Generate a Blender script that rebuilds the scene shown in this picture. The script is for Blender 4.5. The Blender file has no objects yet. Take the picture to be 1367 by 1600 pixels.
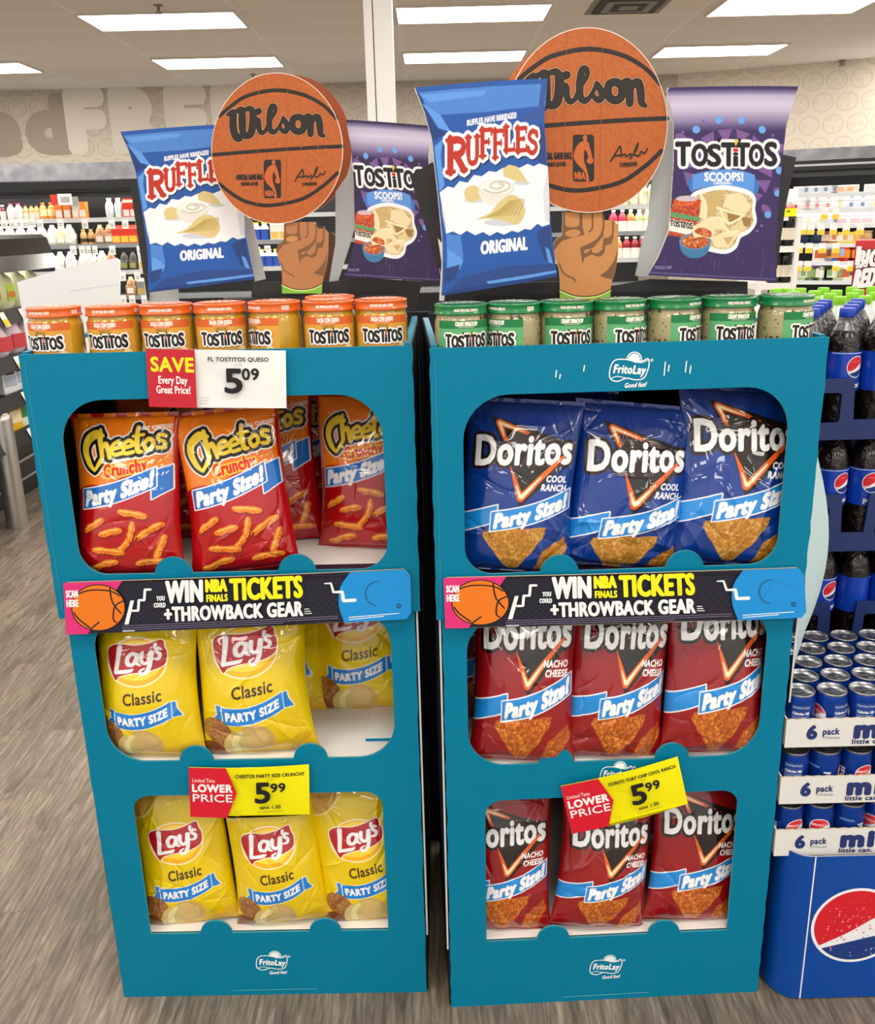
import bpy, bmesh, math, random
import numpy as np
from mathutils import Vector, Matrix, geometry

PI = math.pi
scene = bpy.context.scene
COL = scene.collection

# ------------------------------------------------------------------ camera
FPX, PITCH, ROLL, CAMZ = 1450.3, 0.29984, -0.0241, 1.3999
fw = Vector((0, math.cos(PITCH), -math.sin(PITCH)))
u0 = Vector((0, math.sin(PITCH), math.cos(PITCH)))
r0 = Vector((1, 0, 0))
RT = r0 * math.cos(ROLL) + u0 * math.sin(ROLL)
UP = -r0 * math.sin(ROLL) + u0 * math.cos(ROLL)
cam = bpy.data.cameras.new('camera')
cam.sensor_fit = 'HORIZONTAL'
cam.sensor_width = 36.0
cam.lens = FPX / 1367 * 36.0
cam.clip_start = 0.05
cam.clip_end = 100
camo = bpy.data.objects.new('camera', cam)
COL.objects.link(camo)
M = Matrix((RT, UP, -fw)).transposed().to_4x4()
M.translation = Vector((0, 0, CAMZ))
camo.matrix_world = M
scene.camera = camo

# ------------------------------------------------------------------ world, exposure
world = bpy.data.worlds.new('store_ambient')
scene.world = world
world.use_nodes = True
bg = world.node_tree.nodes['Background']
bg.inputs[0].default_value = (1.0, 0.97, 0.93, 1)
bg.inputs[1].default_value = 0.75
LAMP_L = 11.0          # radiance of the ceiling light panels
scene.view_settings.view_transform = 'Standard'
scene.view_settings.look = 'None'
scene.view_settings.gamma = 1
scene.view_settings.use_curve_mapping = False
scene.view_settings.exposure = 0.35
scene.cycles.max_bounces = 8
scene.cycles.caustics_reflective = False
scene.cycles.caustics_refractive = False
scene.cycles.sample_clamp_indirect = 4.0

CEIL_Z = 3.0

# ------------------------------------------------------------------ pixel -> point on a known plane
def ray(px, py):
    return fw + RT * ((px - 683.5) / FPX) - UP * ((py - 800) / FPX)
def at_y(px, py, Y):
    r = ray(px, py); return Vector((0, 0, CAMZ)) + r * (Y / r.y)
def at_z(px, py, Z):
    r = ray(px, py); return Vector((0, 0, CAMZ)) + r * ((Z - CAMZ) / r.z)
def at_x(px, py, X):
    r = ray(px, py); return Vector((0, 0, CAMZ)) + r * (X / r.x)

# ------------------------------------------------------------------ materials
def lin(h):
    h = h.lstrip('#')
    c = [int(h[i:i + 2], 16) / 255 for i in (0, 2, 4)]
    return tuple(x / 12.92 if x <= .04045 else ((x + .055) / 1.055) ** 2.4 for x in c) + (1,)
MATS = {}; INK = {}
def mat(hexc, rough=.5, metal=0, coat=0, trans=0, alpha=1, spec=.5, bump=None, noise=None, name=None, emit=0, ior=1.45):
    """principled material; bump=(scale,strength,distance); noise=(hex2,scale,detail,low,high) mottles the colour"""
    key = (hexc, rough, metal, coat, trans, alpha, spec, bump, noise, emit)
    if key in MATS: return MATS[key]
    m = bpy.data.materials.new(name or 'mat_' + hexc.lstrip('#'))
    m.use_nodes = True
    nt = m.node_tree; b = nt.nodes['Principled BSDF']
    b.inputs['Base Color'].default_value = lin(hexc)
    b.inputs['Roughness'].default_value = rough
    b.inputs['Metallic'].default_value = metal
    b.inputs['Coat Weight'].default_value = coat
    b.inputs['Coat Roughness'].default_value = .08
    b.inputs['Transmission Weight'].default_value = trans
    b.inputs['Alpha'].default_value = alpha
    b.inputs['Specular IOR Level'].default_value = spec
    b.inputs['IOR'].default_value = ior
    if emit:
        b.inputs['Emission Color'].default_value = lin(hexc)
        b.inputs['Emission Strength'].default_value = emit
    tc = None
    if bump or noise:
        tc = nt.nodes.new('ShaderNodeTexCoord')
    if bump:
        n = nt.nodes.new('ShaderNodeTexNoise'); n.inputs['Scale'].default_value = bump[0]; n.inputs['Detail'].default_value = 4
        bp = nt.nodes.new('ShaderNodeBump'); bp.inputs['Strength'].default_value = bump[1]; bp.inputs['Distance'].default_value = bump[2]
        nt.links.new(tc.outputs['Object'], n.inputs['Vector'])
        nt.links.new(n.outputs[0], bp.inputs['Height']); nt.links.new(bp.outputs[0], b.inputs['Normal'])
    if noise:
        n = nt.nodes.new('ShaderNodeTexNoise'); n.inputs['Scale'].default_value = noise[1]; n.inputs['Detail'].default_value = noise[2]
        r = nt.nodes.new('ShaderNodeMapRange'); r.inputs[1].default_value = noise[3]; r.inputs[2].default_value = noise[4]
        x = nt.nodes.new('ShaderNodeMix'); x.data_type = 'RGBA'
        x.inputs[6].default_value = lin(hexc); x.inputs[7].default_value = lin(noise[0])
        nt.links.new(tc.outputs['Object'], n.inputs['Vector']); nt.links.new(n.outputs[0], r.inputs[0])
        nt.links.new(r.outputs[0], x.inputs[0]); nt.links.new(x.outputs[2], b.inputs['Base Color'])
    MATS[key] = m; INK[m.name] = (np.array(lin(hexc)[:3]), noise and (np.array(lin(noise[0])[:3]), noise[1]))
    return m
def film(h, noise=None): return mat(h, .22, coat=.35, bump=(38, .35, .004), noise=noise)      # glossy bag film
def ink(h, noise=None): return mat(h, .5, noise=noise)                                         # print on card
def card(h): return mat(h, .42, spec=.45)

# ------------------------------------------------------------------ mesh builder
class MB:
    def __init__(s):
        s.v = []; s.n = []; s.f = []; s.m = []; s.sm = []; s.mats = []; s.nv = 0
    def mi(s, m):
        if m not in s.mats: s.mats.append(m)
        return s.mats.index(m)
    def add(s, verts, faces, m, smooth=False, nrm=None):
        verts = np.asarray(verts, float).reshape(-1, 3)
        s.v.append(verts); s.n.append(np.zeros_like(verts) if nrm is None else np.asarray(nrm, float))
        k = s.nv; i = s.mi(m)
        for f in faces:
            s.f.append([a + k for a in f])
        s.m += [i] * len(faces); s.sm += [smooth] * len(faces); s.nv += len(verts)
        return s
    def bm(s, b, m, smooth=False):
        b.verts.index_update()
        s.add([v.co[:] for v in b.verts], [[v.index for v in f.verts] for f in b.faces], m, smooth); b.free(); return s
    def box(s, lo, hi, m, bev=0, seg=2):
        lo = Vector(lo); hi = Vector(hi)
        b = bmesh.new(); bmesh.ops.create_cube(b, size=1)
        for v in b.verts: v.co = Vector(((v.co[i] + .5) * (hi[i] - lo[i]) + lo[i] for i in range(3)))
        if bev:
            bmesh.ops.bevel(b, geom=b.edges[:], offset=bev, segments=seg, profile=.5, affect='EDGES')
        return s.bm(b, m)
    def lathe(s, prof, m, n=32, c=(0, 0, 0), cap0=True, cap1=True, smooth=True):
        vs = []; fs = []
        for r, z in prof:
            for k in range(n):
                a = 2 * PI * k / n; vs.append((c[0] + r * math.cos(a), c[1] + r * math.sin(a), c[2] + z))
        for j in range(len(prof) - 1):
            for k in range(n):
                k2 = (k + 1) % n
                fs.append((j * n + k, j * n + k2, (j + 1) * n + k2, (j + 1) * n + k))
        s.add(vs, fs, m, smooth)
        if cap0: s.add(vs[:n], [list(range(n))[::-1]], m)
        if cap1: s.add(vs[-n:], [list(range(n))], m)
        return s
    def tube(s, pts, r, m, n=10, closed=False):
        pts = [Vector(p) for p in pts]; vs = []; fs = []; N = len(pts)
        for i, p in enumerate(pts):
            t = (pts[(i + 1) % N] - pts[i - 1]) if closed else (pts[min(i + 1, N - 1)] - pts[max(i - 1, 0)])
            t.normalize(); a = t.cross(Vector((0, 0, 1)))
            if a.length < 1e-3: a = t.cross(Vector((1, 0, 0)))
            a.normalize(); b = a.cross(t)
            for k in range(n):
                q = 2 * PI * k / n; vs.append(p + a * (r * math.cos(q)) + b * (r * math.sin(q)))
        for i in range(N if closed else N - 1):
            i2 = (i + 1) % N
            for k in range(n):
                k2 = (k + 1) % n; fs.append((i * n + k, i * n + k2, i2 * n + k2, i2 * n + k))
        s.add(vs, fs, m, True)
        if not closed:
            s.add(vs[:n], [list(range(n))], m); s.add(vs[-n:], [list(range(n))], m)
        return s
    def plate(s, loops, fn, th, m, medge=None, mback=None):
        """flat card cut to loops (outer, holes...); fn maps 2D -> 3D front; thickness th along the vector fn.nrm"""
        P = [[Vector((a, b, 0)) for a, b in L] for L in loops]
        flat = [p for L in P for p in L]
        tris = geometry.tessellate_polygon(P)
        f3 = np.array([fn(p.x, p.y) for p in flat]); nn = np.array(fn.nrm(flat) if hasattr(fn, 'nrm') else [(0, 1, 0)] * len(flat))
        b3 = f3 + nn * th
        # orient front faces against the thickness direction
        T = []
        for t in tris:
            a, b, c = f3[t[0]], f3[t[1]], f3[t[2]]
            if np.dot(np.cross(b - a, c - a), nn[t[0]]) > 0: t = (t[0], t[2], t[1])
            T.append(t)
        s.add(f3, T, m); s.add(b3, [(a, c, b) for a, b, c in T], mback or m)
        k = 0
        for L in P:
            n = len(L)
            s.add(np.concatenate([f3[k:k + n], b3[k:k + n]]), [(i, (i + 1) % n, n + (i + 1) % n, n + i) for i in range(n)], medge or m)
            k += n
        return s
    def build(s, name, parent=None):
        me = bpy.data.meshes.new(name)
        V = np.concatenate(s.v); me.from_pydata(V.tolist(), [], s.f)
        for m in s.mats: me.materials.append(m)
        me.polygons.foreach_set('material_index', s.m); me.polygons.foreach_set('use_smooth', s.sm)
        N = np.concatenate(s.n)
        if np.abs(N).sum() > 0:
            me.normals_split_custom_set_from_vertices(N.tolist())
        me.update()
        o = bpy.data.objects.new(name, me); COL.objects.link(o)
        if parent is not None: o.parent = parent
        return o

def thing(name, label, cat, loc=(0, 0, 0), rotz=0, group=None):
    o = bpy.data.objects.new(name, None); COL.objects.link(o)
    o.location = loc; o.rotation_euler = (0, 0, rotz); o.empty_display_size = .05
    o['label'] = label; o['category'] = cat
    if group: o['group'] = group
    return o
def tag(o, label, cat, group=None):
    o['label'] = label; o['category'] = cat
    if group: o['group'] = group
    return o
def struct(o):
    o['kind'] = 'structure'; return o
def dup(root, loc, rotz=0, label=None, group=None, scale=None):
    r = root.copy(); COL.objects.link(r); r.location = loc; r.rotation_euler = (0, 0, rotz)
    if scale: r.scale = scale
    if label: r['label'] = label
    if group: r['group'] = group
    for ch in list(root.children):
        c = ch.copy(); COL.objects.link(c); c.parent = r
        for g in ch.children:
            d = g.copy(); COL.objects.link(d); d.parent = c
    return r
ORD = ['first', 'second', 'third', 'fourth', 'fifth', 'sixth', 'seventh', 'eighth', 'ninth', 'tenth', 'eleventh', 'twelfth',
       'thirteenth', 'fourteenth', 'fifteenth', 'sixteenth', 'seventeenth', 'eighteenth', 'nineteenth', 'twentieth']

# ------------------------------------------------------------------ flat artwork (printed shapes) laid onto surfaces
_TX = {}
def text_geo(t, res, sp=1):
    key = (t, res, sp)
    if key in _TX: return _TX[key]
    c = bpy.data.curves.new('t', 'FONT'); c.body = t; c.size = 1; c.resolution_u = res; c.space_character = sp
    o = bpy.data.objects.new('t', c); COL.objects.link(o)
    bpy.context.view_layer.update()
    me = bpy.data.meshes.new_from_object(o)
    me.calc_loop_triangles()
    V = np.array([v.co[:2] for v in me.vertices]).reshape(-1, 2)
    T = np.array([l.vertices[:] for l in me.loop_triangles]).reshape(-1, 3)
    cnt = {}
    for a, b, c3 in T:
        for e in ((a, b), (b, c3), (c3, a)):
            k = (min(e), max(e)); cnt[k] = cnt.get(k, 0) + 1
    E = np.array([k for k, v in cnt.items() if v == 1]).reshape(-1, 2)
    bpy.data.objects.remove(o); bpy.data.curves.remove(c); bpy.data.meshes.remove(me)
    _TX[key] = (V / .69, T, E)
    return _TX[key]

def fat(P0, P1, w, joints=True, nj=6):
    """triangles of thick segments P0-P1 with round joints"""
    P0 = np.asarray(P0, float); P1 = np.asarray(P1, float)
    d = P1 - P0; L = np.linalg.norm(d, axis=1, keepdims=True); L[L == 0] = 1; d /= L
    n = np.stack([-d[:, 1], d[:, 0]], 1)
    w = np.asarray(w, float); w0 = w1 = w
    if w.ndim == 2: w0 = w[:, :1]; w1 = w[:, 1:]
    a, b, c, e = P0 + n * w0, P0 - n * w0, P1 - n * w1, P1 + n * w1
    out = [np.stack([a, b, c], 1), np.stack([a, c, e], 1)]
    if joints:
        for P, ww in ((P0, w0), (P1, w1)):
            ang = [2 * PI * k / nj for k in range(nj)]
            ring = [P + ww * np.array([math.cos(q), math.sin(q)]) for q in ang]
            for k in range(1, nj - 1): out.append(np.stack([ring[0], ring[k], ring[k + 1]], 1))
    return np.concatenate(out)

def spline(pts, n=8, closed=False):
    P = [np.array(p, float) for p in pts]; N = len(P); out = []
    for i in range(N if closed else N - 1):
        p0 = P[(i - 1) % N] if closed or i > 0 else P[i]; p1 = P[i]; p2 = P[(i + 1) % N]
        p3 = P[(i + 2) % N] if closed or i + 2 < N else p2
        for k in range(n):
            t = k / n
            out.append(.5 * ((2 * p1) + (-p0 + p2) * t + (2 * p0 - 5 * p1 + 4 * p2 - p3) * t * t + (-p0 + 3 * p1 - 3 * p2 + p3) * t ** 3))
    if not closed: out.append(P[-1])
    return [tuple(p) for p in out]
def ellipse(cx, cy, rx, ry=None, n=32, a0=0, a1=2 * PI, rot=0):
    ry = rx if ry is None else ry; out = []
    full = abs(a1 - a0 - 2 * PI) < 1e-6
    for k in range(n if full else n + 1):
        a = a0 + (a1 - a0) * k / n; x, y = rx * math.cos(a), ry * math.sin(a)
        out.append((cx + x * math.cos(rot) - y * math.sin(rot), cy + x * math.sin(rot) + y * math.cos(rot)))
    return out
def rrect(x0, y0, x1, y1, r, n=6):
    if not isinstance(r, (list, tuple)): r = (r,) * 4          # bl, br, tr, tl
    out = []
    for (cx, cy, a), q in zip(((x0, y0, PI), (x1, y0, 1.5 * PI), (x1, y1, 0), (x0, y1, .5 * PI)), r):
        sx = 1 if cx == x0 else -1; sy = 1 if cy == y0 else -1
        if q <= 0: out.append((cx, cy)); continue
        out += [(cx + sx * q + q * math.cos(a + .5 * PI * k / n), cy + sy * q + q * math.sin(a + .5 * PI * k / n)) for k in range(n + 1)]
    return out

class Art:
    def __init__(s): s.L = []
    def tri(s, t, m, warp=None):
        t = np.asarray(t, float).reshape(-1, 3, 2)
        if warp is not None:
            q = t.reshape(-1, 2); x, y = warp(q[:, 0], q[:, 1]); t = np.stack([x, y], 1).reshape(-1, 3, 2)
        s.L.append((t, m)); return s
    def poly(s, pts, m, *holes, warp=None, line=0, lm=None):
        P = [[Vector((a, b, 0)) for a, b in L] for L in (pts,) + holes]
        flat = [p for L in P for p in L]
        if line:
            q = np.array(pts, float); s.tri(fat(q, np.roll(q, -1, 0), line), lm, warp)
        s.tri([[flat[i][:2] for i in t] for t in geometry.tessellate_polygon(P)], m, warp); return s
    def stroke(s, pts, w, m, closed=False, warp=None, outline=None):
        q = np.array(pts, float); n = len(q)
        W = np.interp(np.linspace(0, 1, n), np.linspace(0, 1, len(w)), w) if isinstance(w, (list, tuple)) else np.full(n, w)
        if closed: a, b, wa, wb = q, np.roll(q, -1, 0), W, np.roll(W, -1)
        else: a, b, wa, wb = q[:-1], q[1:], W[:-1], W[1:]
        if outline: s.tri(fat(a, b, np.stack([wa + outline[0], wb + outline[0]], 1), nj=8), outline[1], warp)
        if m is not None: s.tri(fat(a, b, np.stack([wa, wb], 1), nj=8), m, warp)
        return s
    def strokes(s, paths, m, outlines=(), warp=None):
        for ow, om in outlines:
            for p, w in paths: s.stroke(p, w, None, warp=warp, outline=(ow, om)); 
            s._merge(len(paths))
        for p, w in paths: s.stroke(p, w, m, warp=warp)
        s._merge(len(paths)); return s
    def _merge(s, n):
        t = np.concatenate([a for a, _ in s.L[-n:]]); m = s.L[-1][1]; s.L[-n:] = [(t, m)]
    def text(s, t, x, y, h, m, bold=0, xs=1, slant=0, rot=0, align='C', outlines=(), warp=None, width=None, res=3, joints=True):
        V, T, E = text_geo(t, res, round(1 + bold * 1.6, 3)); V = V * h
        if width: xs = width / max(1e-9, (V[:, 0].max() - V[:, 0].min()))
        V = V * [xs, 1]; mn, mx = V[:, 0].min(), V[:, 0].max()
        V = V - [{'L': mn, 'C': (mn + mx) / 2, 'R': mx}[align], 0]
        if slant: V[:, 0] += V[:, 1] * slant
        def put(Q):
            q = Q.reshape(-1, 2); c, r = math.cos(rot), math.sin(rot)
            q = np.stack([x + q[:, 0] * c - q[:, 1] * r, y + q[:, 0] * r + q[:, 1] * c], 1)
            return q.reshape(-1, 3, 2)
        for ow, om in outlines:
            s.tri(np.concatenate([put(V[T]), put(fat(V[E[:, 0]], V[E[:, 1]], (ow + bold) * h))]), om, warp)
        t3 = [put(V[T])]
        if bold: t3.append(put(fat(V[E[:, 0]], V[E[:, 1]], bold * h, joints)))
        s.tri(np.concatenate(t3), m, warp); return s
    def words(s, *a, **k): return s.text(*a, res=2, joints=False, **k)
    def moved(s, f):
        o = Art(); o.L = [(np.stack(f(t.reshape(-1, 2)[:, 0], t.reshape(-1, 2)[:, 1]), 1).reshape(-1, 3, 2), m) for t, m in s.L]; return o

def split(t, L, J):
    """halve triangles at their longest edge until every edge is shorter than L"""
    done = []; dj = []
    for _ in range(40):
        e = np.linalg.norm(np.roll(t, -1, 1) - t, axis=2); k = e.argmax(1); big = e.max(1) > L
        done.append(t[~big]); dj.append(J[~big]); t = t[big]; k = k[big]; J = J[big]
        if not len(t): break
        J = np.concatenate([J, J])
        i = np.arange(len(t)); a, b, c = t[i, k], t[i, (k + 1) % 3], t[i, (k + 2) % 3]; mdl = (a + b) / 2
        t = np.concatenate([np.stack([a, mdl, c], 1), np.stack([mdl, b, c], 1)])
    return np.concatenate(done), np.concatenate(dj)
JIT = np.random.default_rng(5)
def lay(art, mb, fn, L=None, e0=2.5e-4, de=6e-5):
    """fn: (x,y arrays) -> points, outward normals"""
    for i, (t, m) in enumerate(art.L):
        if not len(t): continue
        # one winding for every triangle
        ar = (t[:, 1, 0] - t[:, 0, 0]) * (t[:, 2, 1] - t[:, 0, 1]) - (t[:, 2, 0] - t[:, 0, 0]) * (t[:, 1, 1] - t[:, 0, 1])
        t = t[np.abs(ar) > 1e-12]; ar = ar[np.abs(ar) > 1e-12]
        if not len(t): continue
        t = np.where((ar < 0)[:, None, None], t[:, ::-1], t)
        J = JIT.random(len(t)) * .9 if len(t) > 1 else np.zeros(1)      # overlapping pieces of one colour never share a plane
        if L: t, J = split(t, L, J)
        q = t.reshape(-1, 2)
        P, N = fn(q[:, 0], q[:, 1])
        mb.add(P + N * (e0 + (i + np.repeat(J, 3)[:, None]) * de), np.arange(len(q)).reshape(-1, 3).tolist(), m, True, N)
    return mb
def flat_fn(o, xd, yd, nn):
    o, xd, yd, nn = (np.array(k, float) for k in (o, xd, yd, nn))
    def f(x, y): return o + np.outer(x, xd) + np.outer(y, yd), np.tile(nn, (len(x), 1))
    return f
class Frame:
    """2D -> 3D frame for plates (front face at o, thickness runs along back)"""
    def __init__(s, o, xd, yd, back): s.o, s.x, s.y, s.b = (np.array(k, float) for k in (o, xd, yd, back))
    def __call__(s, a, b): return s.o + s.x * a + s.y * b
    def nrm(s, pts): return [s.b] * len(pts)
    def art(s): return flat_fn(s.o, s.x, s.y, -s.b)

def raster(art, x0, x1, y0, y1, W, H, base, ss=2):
    """the artwork as print colours sampled on a W x H lattice of points (linear rgb)"""
    w, h = W * ss, H * ss
    img = np.empty((h, w, 3)); img[:] = base
    R = np.random.default_rng(9); nz = R.random((h // 6 + 3, w // 6 + 3))
    yy, xx = np.mgrid[0:h, 0:w] / 6.0; i, j = yy.astype(int), xx.astype(int); fy, fx = yy - i, xx - j
    nz = nz[i, j] * (1 - fy) * (1 - fx) + nz[i + 1, j] * fy * (1 - fx) + nz[i, j + 1] * (1 - fy) * fx + nz[i + 1, j + 1] * fy * fx
    sx, sy = w / (x1 - x0), h / (y1 - y0)
    for t, m in art.L:
        c, n2 = INK[m.name]
        q = (t - [x0, y0]) * [sx, sy] - .5
        for a, b, d in q:
            xa, xb = max(0, int(math.ceil(min(a[0], b[0], d[0])))), min(w - 1, int(max(a[0], b[0], d[0])))
            ya, yb = max(0, int(math.ceil(min(a[1], b[1], d[1])))), min(h - 1, int(max(a[1], b[1], d[1])))
            if xb < xa or yb < ya: continue
            X = np.arange(xa, xb + 1)[None, :]; Y = np.arange(ya, yb + 1)[:, None]
            e0 = (b[0] - a[0]) * (Y - a[1]) - (b[1] - a[1]) * (X - a[0]); e1 = (d[0] - b[0]) * (Y - b[1]) - (d[1] - b[1]) * (X - b[0]); e2 = (a[0] - d[0]) * (Y - d[1]) - (a[1] - d[1]) * (X - d[0])
            k = ((e0 >= 0) & (e1 >= 0) & (e2 >= 0)) | ((e0 <= 0) & (e1 <= 0) & (e2 <= 0))
            S = img[ya:yb + 1, xa:xb + 1]
            if n2:
                f = np.clip((nz[ya:yb + 1, xa:xb + 1][k] - .35) / .35, 0, 1)[:, None]; S[k] = c * (1 - f) + n2[0] * f
            else: S[k] = c
    return img.reshape(H, ss, W, ss, 3).mean((1, 3))
# ================================================================== SETTING
def nodes_mat(name):
    m = bpy.data.materials.new(name); m.use_nodes = True
    nt = m.node_tree
    def N(t, **k):
        n = nt.nodes.new('ShaderNode' + t)
        for a, b in k.items(): setattr(n, a, b)
        return n
    def math_(op, a, b=None):
        n = N('Math', operation=op)
        for i, q in enumerate((a, b)):
            if q is None: continue
            if isinstance(q, (int, float)): n.inputs[i].default_value = q
            else: nt.links.new(q, n.inputs[i])
        return n.outputs[0]
    def mix(f, a, b, blend='MIX'):
        n = N('Mix', data_type='RGBA', blend_type=blend)
        for i, q in ((0, f), (6, a), (7, b)):
            if isinstance(q, (int, float)): n.inputs[i].default_value = q
            elif isinstance(q, tuple): n.inputs[i].default_value = q
            else: nt.links.new(q, n.inputs[i])
        return n.outputs[2]
    return m, nt, N, math_, mix

# ---- floor: grey-brown wood-look planks running away from the camera
fm, nt, N, ma, mix = nodes_mat('plank_floor')
tc = N('TexCoord'); mp = N('Mapping'); mp.inputs['Rotation'].default_value = (0, 0, math.radians(90)); nt.links.new(tc.outputs['Object'], mp.inputs['Vector'])
br = N('TexBrick'); br.offset = .37; br.offset_frequency = 2
br.inputs['Color1'].default_value = (0, 0, 0, 1); br.inputs['Color2'].default_value = (1, 1, 1, 1); br.inputs['Mortar'].default_value = (.5, .5, .5, 1)
br.inputs['Scale'].default_value = 1; br.inputs['Mortar Size'].default_value = .0008; br.inputs['Brick Width'].default_value = 1.22; br.inputs['Row Height'].default_value = .18
nt.links.new(mp.outputs[0], br.inputs['Vector'])
off = N('VectorMath', operation='SCALE'); off.inputs[3].default_value = 7.0; nt.links.new(br.outputs['Color'], off.inputs[0])
ad = N('VectorMath', operation='ADD'); nt.links.new(mp.outputs[0], ad.inputs[0]); nt.links.new(off.outputs[0], ad.inputs[1])
st = N('Mapping'); st.inputs['Scale'].default_value = (3.0, 22, 1); nt.links.new(ad.outputs[0], st.inputs['Vector'])
g1 = N('TexNoise'); g1.inputs['Scale'].default_value = 1.0; g1.inputs['Detail'].default_value = 7; g1.inputs['Roughness'].default_value = .68; g1.inputs['Distortion'].default_value = 1.6
nt.links.new(st.outputs[0], g1.inputs['Vector'])
st2 = N('Mapping'); st2.inputs['Scale'].default_value = (14, 130, 1); nt.links.new(ad.outputs[0], st2.inputs['Vector'])
g2 = N('TexNoise'); g2.inputs['Scale'].default_value = 1.0; g2.inputs['Detail'].default_value = 4; g2.inputs['Distortion'].default_value = 1.2; nt.links.new(st2.outputs[0], g2.inputs['Vector'])
st3 = N('Mapping'); st3.inputs['Scale'].default_value = (2.0, 9, 1); nt.links.new(ad.outputs[0], st3.inputs['Vector'])
wv = N('TexWave', wave_type='RINGS'); wv.inputs['Scale'].default_value = 2.4; wv.inputs['Distortion'].default_value = 9; wv.inputs['Detail'].default_value = 3; wv.inputs['Detail Scale'].default_value = .8
nt.links.new(st3.outputs[0], wv.inputs['Vector'])
cr = N('ValToRGB'); e = cr.color_ramp.elements
e[0].position = .30; e[0].color = lin('#554a40'); e[1].position = .72; e[1].color = lin('#c0b09b')
k = e.new(.5); k.color = lin('#918372')
nt.links.new(g1.outputs[0], cr.inputs[0])
c2 = mix(ma('MULTIPLY', ma('POWER', g2.outputs[0], 1.6), 1.15), cr.outputs[0], lin('#4a4138'))
c3 = mix(ma('MULTIPLY', ma('POWER', wv.outputs['Fac'], 3.0), .42), c2, lin('#52483e'))
tone = N('MapRange'); tone.inputs[3].default_value = .82; tone.inputs[4].default_value = 1.08; nt.links.new(br.outputs['Color'], tone.inputs[0])
tv = N('VectorMath', operation='SCALE'); nt.links.new(c3, tv.inputs[0]); nt.links.new(tone.outputs[0], tv.inputs[3])
c4 = mix(ma('MULTIPLY', br.outputs['Fac'], .6), tv.outputs[0], lin('#4a423b'))
b = nt.nodes['Principled BSDF']; nt.links.new(c4, b.inputs['Base Color']); b.inputs['Roughness'].default_value = .42; b.inputs['Specular IOR Level'].default_value = .35
bp = N('Bump'); bp.inputs['Strength'].default_value = .25; bp.inputs['Distance'].default_value = .002; nt.links.new(g2.outputs[0], bp.inputs['Height']); nt.links.new(bp.outputs[0], b.inputs['Normal'])
struct(MB().box((-9, -5, -.1), (10, 13, 0), fm).build('floor'))

# ---- ceiling: suspended tiles with a painted grid
cm, nt, N, ma, mix = nodes_mat('ceiling_tiles')
tc = N('TexCoord'); sx = N('SeparateXYZ'); nt.links.new(tc.outputs['Object'], sx.inputs[0])
def grid_line(o, pitch, ph, w):
    q = ma('FRACT', ma('DIVIDE', ma('ADD', o, ph), pitch)); d = ma('ABSOLUTE', ma('SUBTRACT', q, .5))
    return ma('GREATER_THAN', d, .5 - w / pitch / 2)
GX, GY = 0.23, -7.87 + .61 * 20
ln = ma('MAXIMUM', grid_line(sx.outputs[0], 1.22, GX + 1.22 * 20, .032), grid_line(sx.outputs[1], .61, GY, .032))
nz = N('TexNoise'); nz.inputs['Scale'].default_value = 60; nz.inputs['Detail'].default_value = 3; nt.links.new(tc.outputs['Object'], nz.inputs['Vector'])
tl = mix(ma('MULTIPLY', nz.outputs[0], .5), lin('#f6efe4'), lin('#eee6d8'))
b = nt.nodes['Principled BSDF']; nt.links.new(mix(ln, tl, lin('#fbf8f2')), b.inputs['Base Color']); b.inputs['Roughness'].default_value = .9
bp = N('Bump'); bp.inputs['Distance'].default_value = .01; bp.inputs['Strength'].default_value = .6; nt.links.new(ln, bp.inputs['Height']); bp.invert = True; nt.links.new(bp.outputs[0], b.inputs['Normal'])
struct(MB().box((-9, -5, CEIL_Z), (10, 13, CEIL_Z + .1), cm).build('ceiling'))

# ---- walls: beige paper printed with rows of ring medallions
wm, nt, N, ma, mix = nodes_mat('wall_paper')
tc = N('TexCoord'); sx = N('SeparateXYZ'); nt.links.new(tc.outputs['Object'], sx.inputs[0])
row = ma('DIVIDE', sx.outputs[2], .225); ri = ma('FLOOR', row)
col = ma('ADD', ma('DIVIDE', sx.outputs[0], .245), ma('MULTIPLY', ma('MODULO', ri, 2), .5))
dx = ma('SUBTRACT', ma('FRACT', col), .5); dy = ma('SUBTRACT', ma('FRACT', row), .5)
d = ma('SQRT', ma('ADD', ma('MULTIPLY', dx, dx), ma('MULTIPLY', dy, dy)))
rg = ma('LESS_THAN', ma('ABSOLUTE', ma('SUBTRACT', d, .42)), .03)
nz = N('TexNoise'); nz.inputs['Scale'].default_value = 18; nt.links.new(tc.outputs['Object'], nz.inputs['Vector'])
ins = ma('MULTIPLY', ma('LESS_THAN', d, .36), ma('GREATER_THAN', nz.outputs[0], .55))
f = ma('ADD', ma('MULTIPLY', rg, .55), ma('MULTIPLY', ins, .28))
b = nt.nodes['Principled BSDF']; nt.links.new(mix(f, lin('#e0d5c3'), lin('#c4b7a4')), b.inputs['Base Color']); b.inputs['Roughness'].default_value = .8
WY = 11.75
wl = MB().box((-9, WY, 0), (2.95, WY + .1, CEIL_Z), wm)
A = Art()
dk, lt = ink('#a89a88'), ink('#e4dacb')
def wx(px, py=190): return at_y(px, py, WY)
zb, zt = wx(100, 233).z, wx(100, 146).z
H = zt - zb
A.text('ed', wx(-32).x, zb, H * .92, dk, bold=.12, align='L', width=wx(100).x - wx(-32).x)
A.text('FREE', wx(112).x, zb, H, lt, bold=.12, align='L', width=wx(390).x - wx(112).x)
lay(A, wl, lambda x, y: (np.stack([x, np.full_like(x, WY), y], 1), np.tile((0, -1, 0), (len(x), 1))), e0=.002, de=.001)
struct(wl.build('wall_back'))
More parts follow.
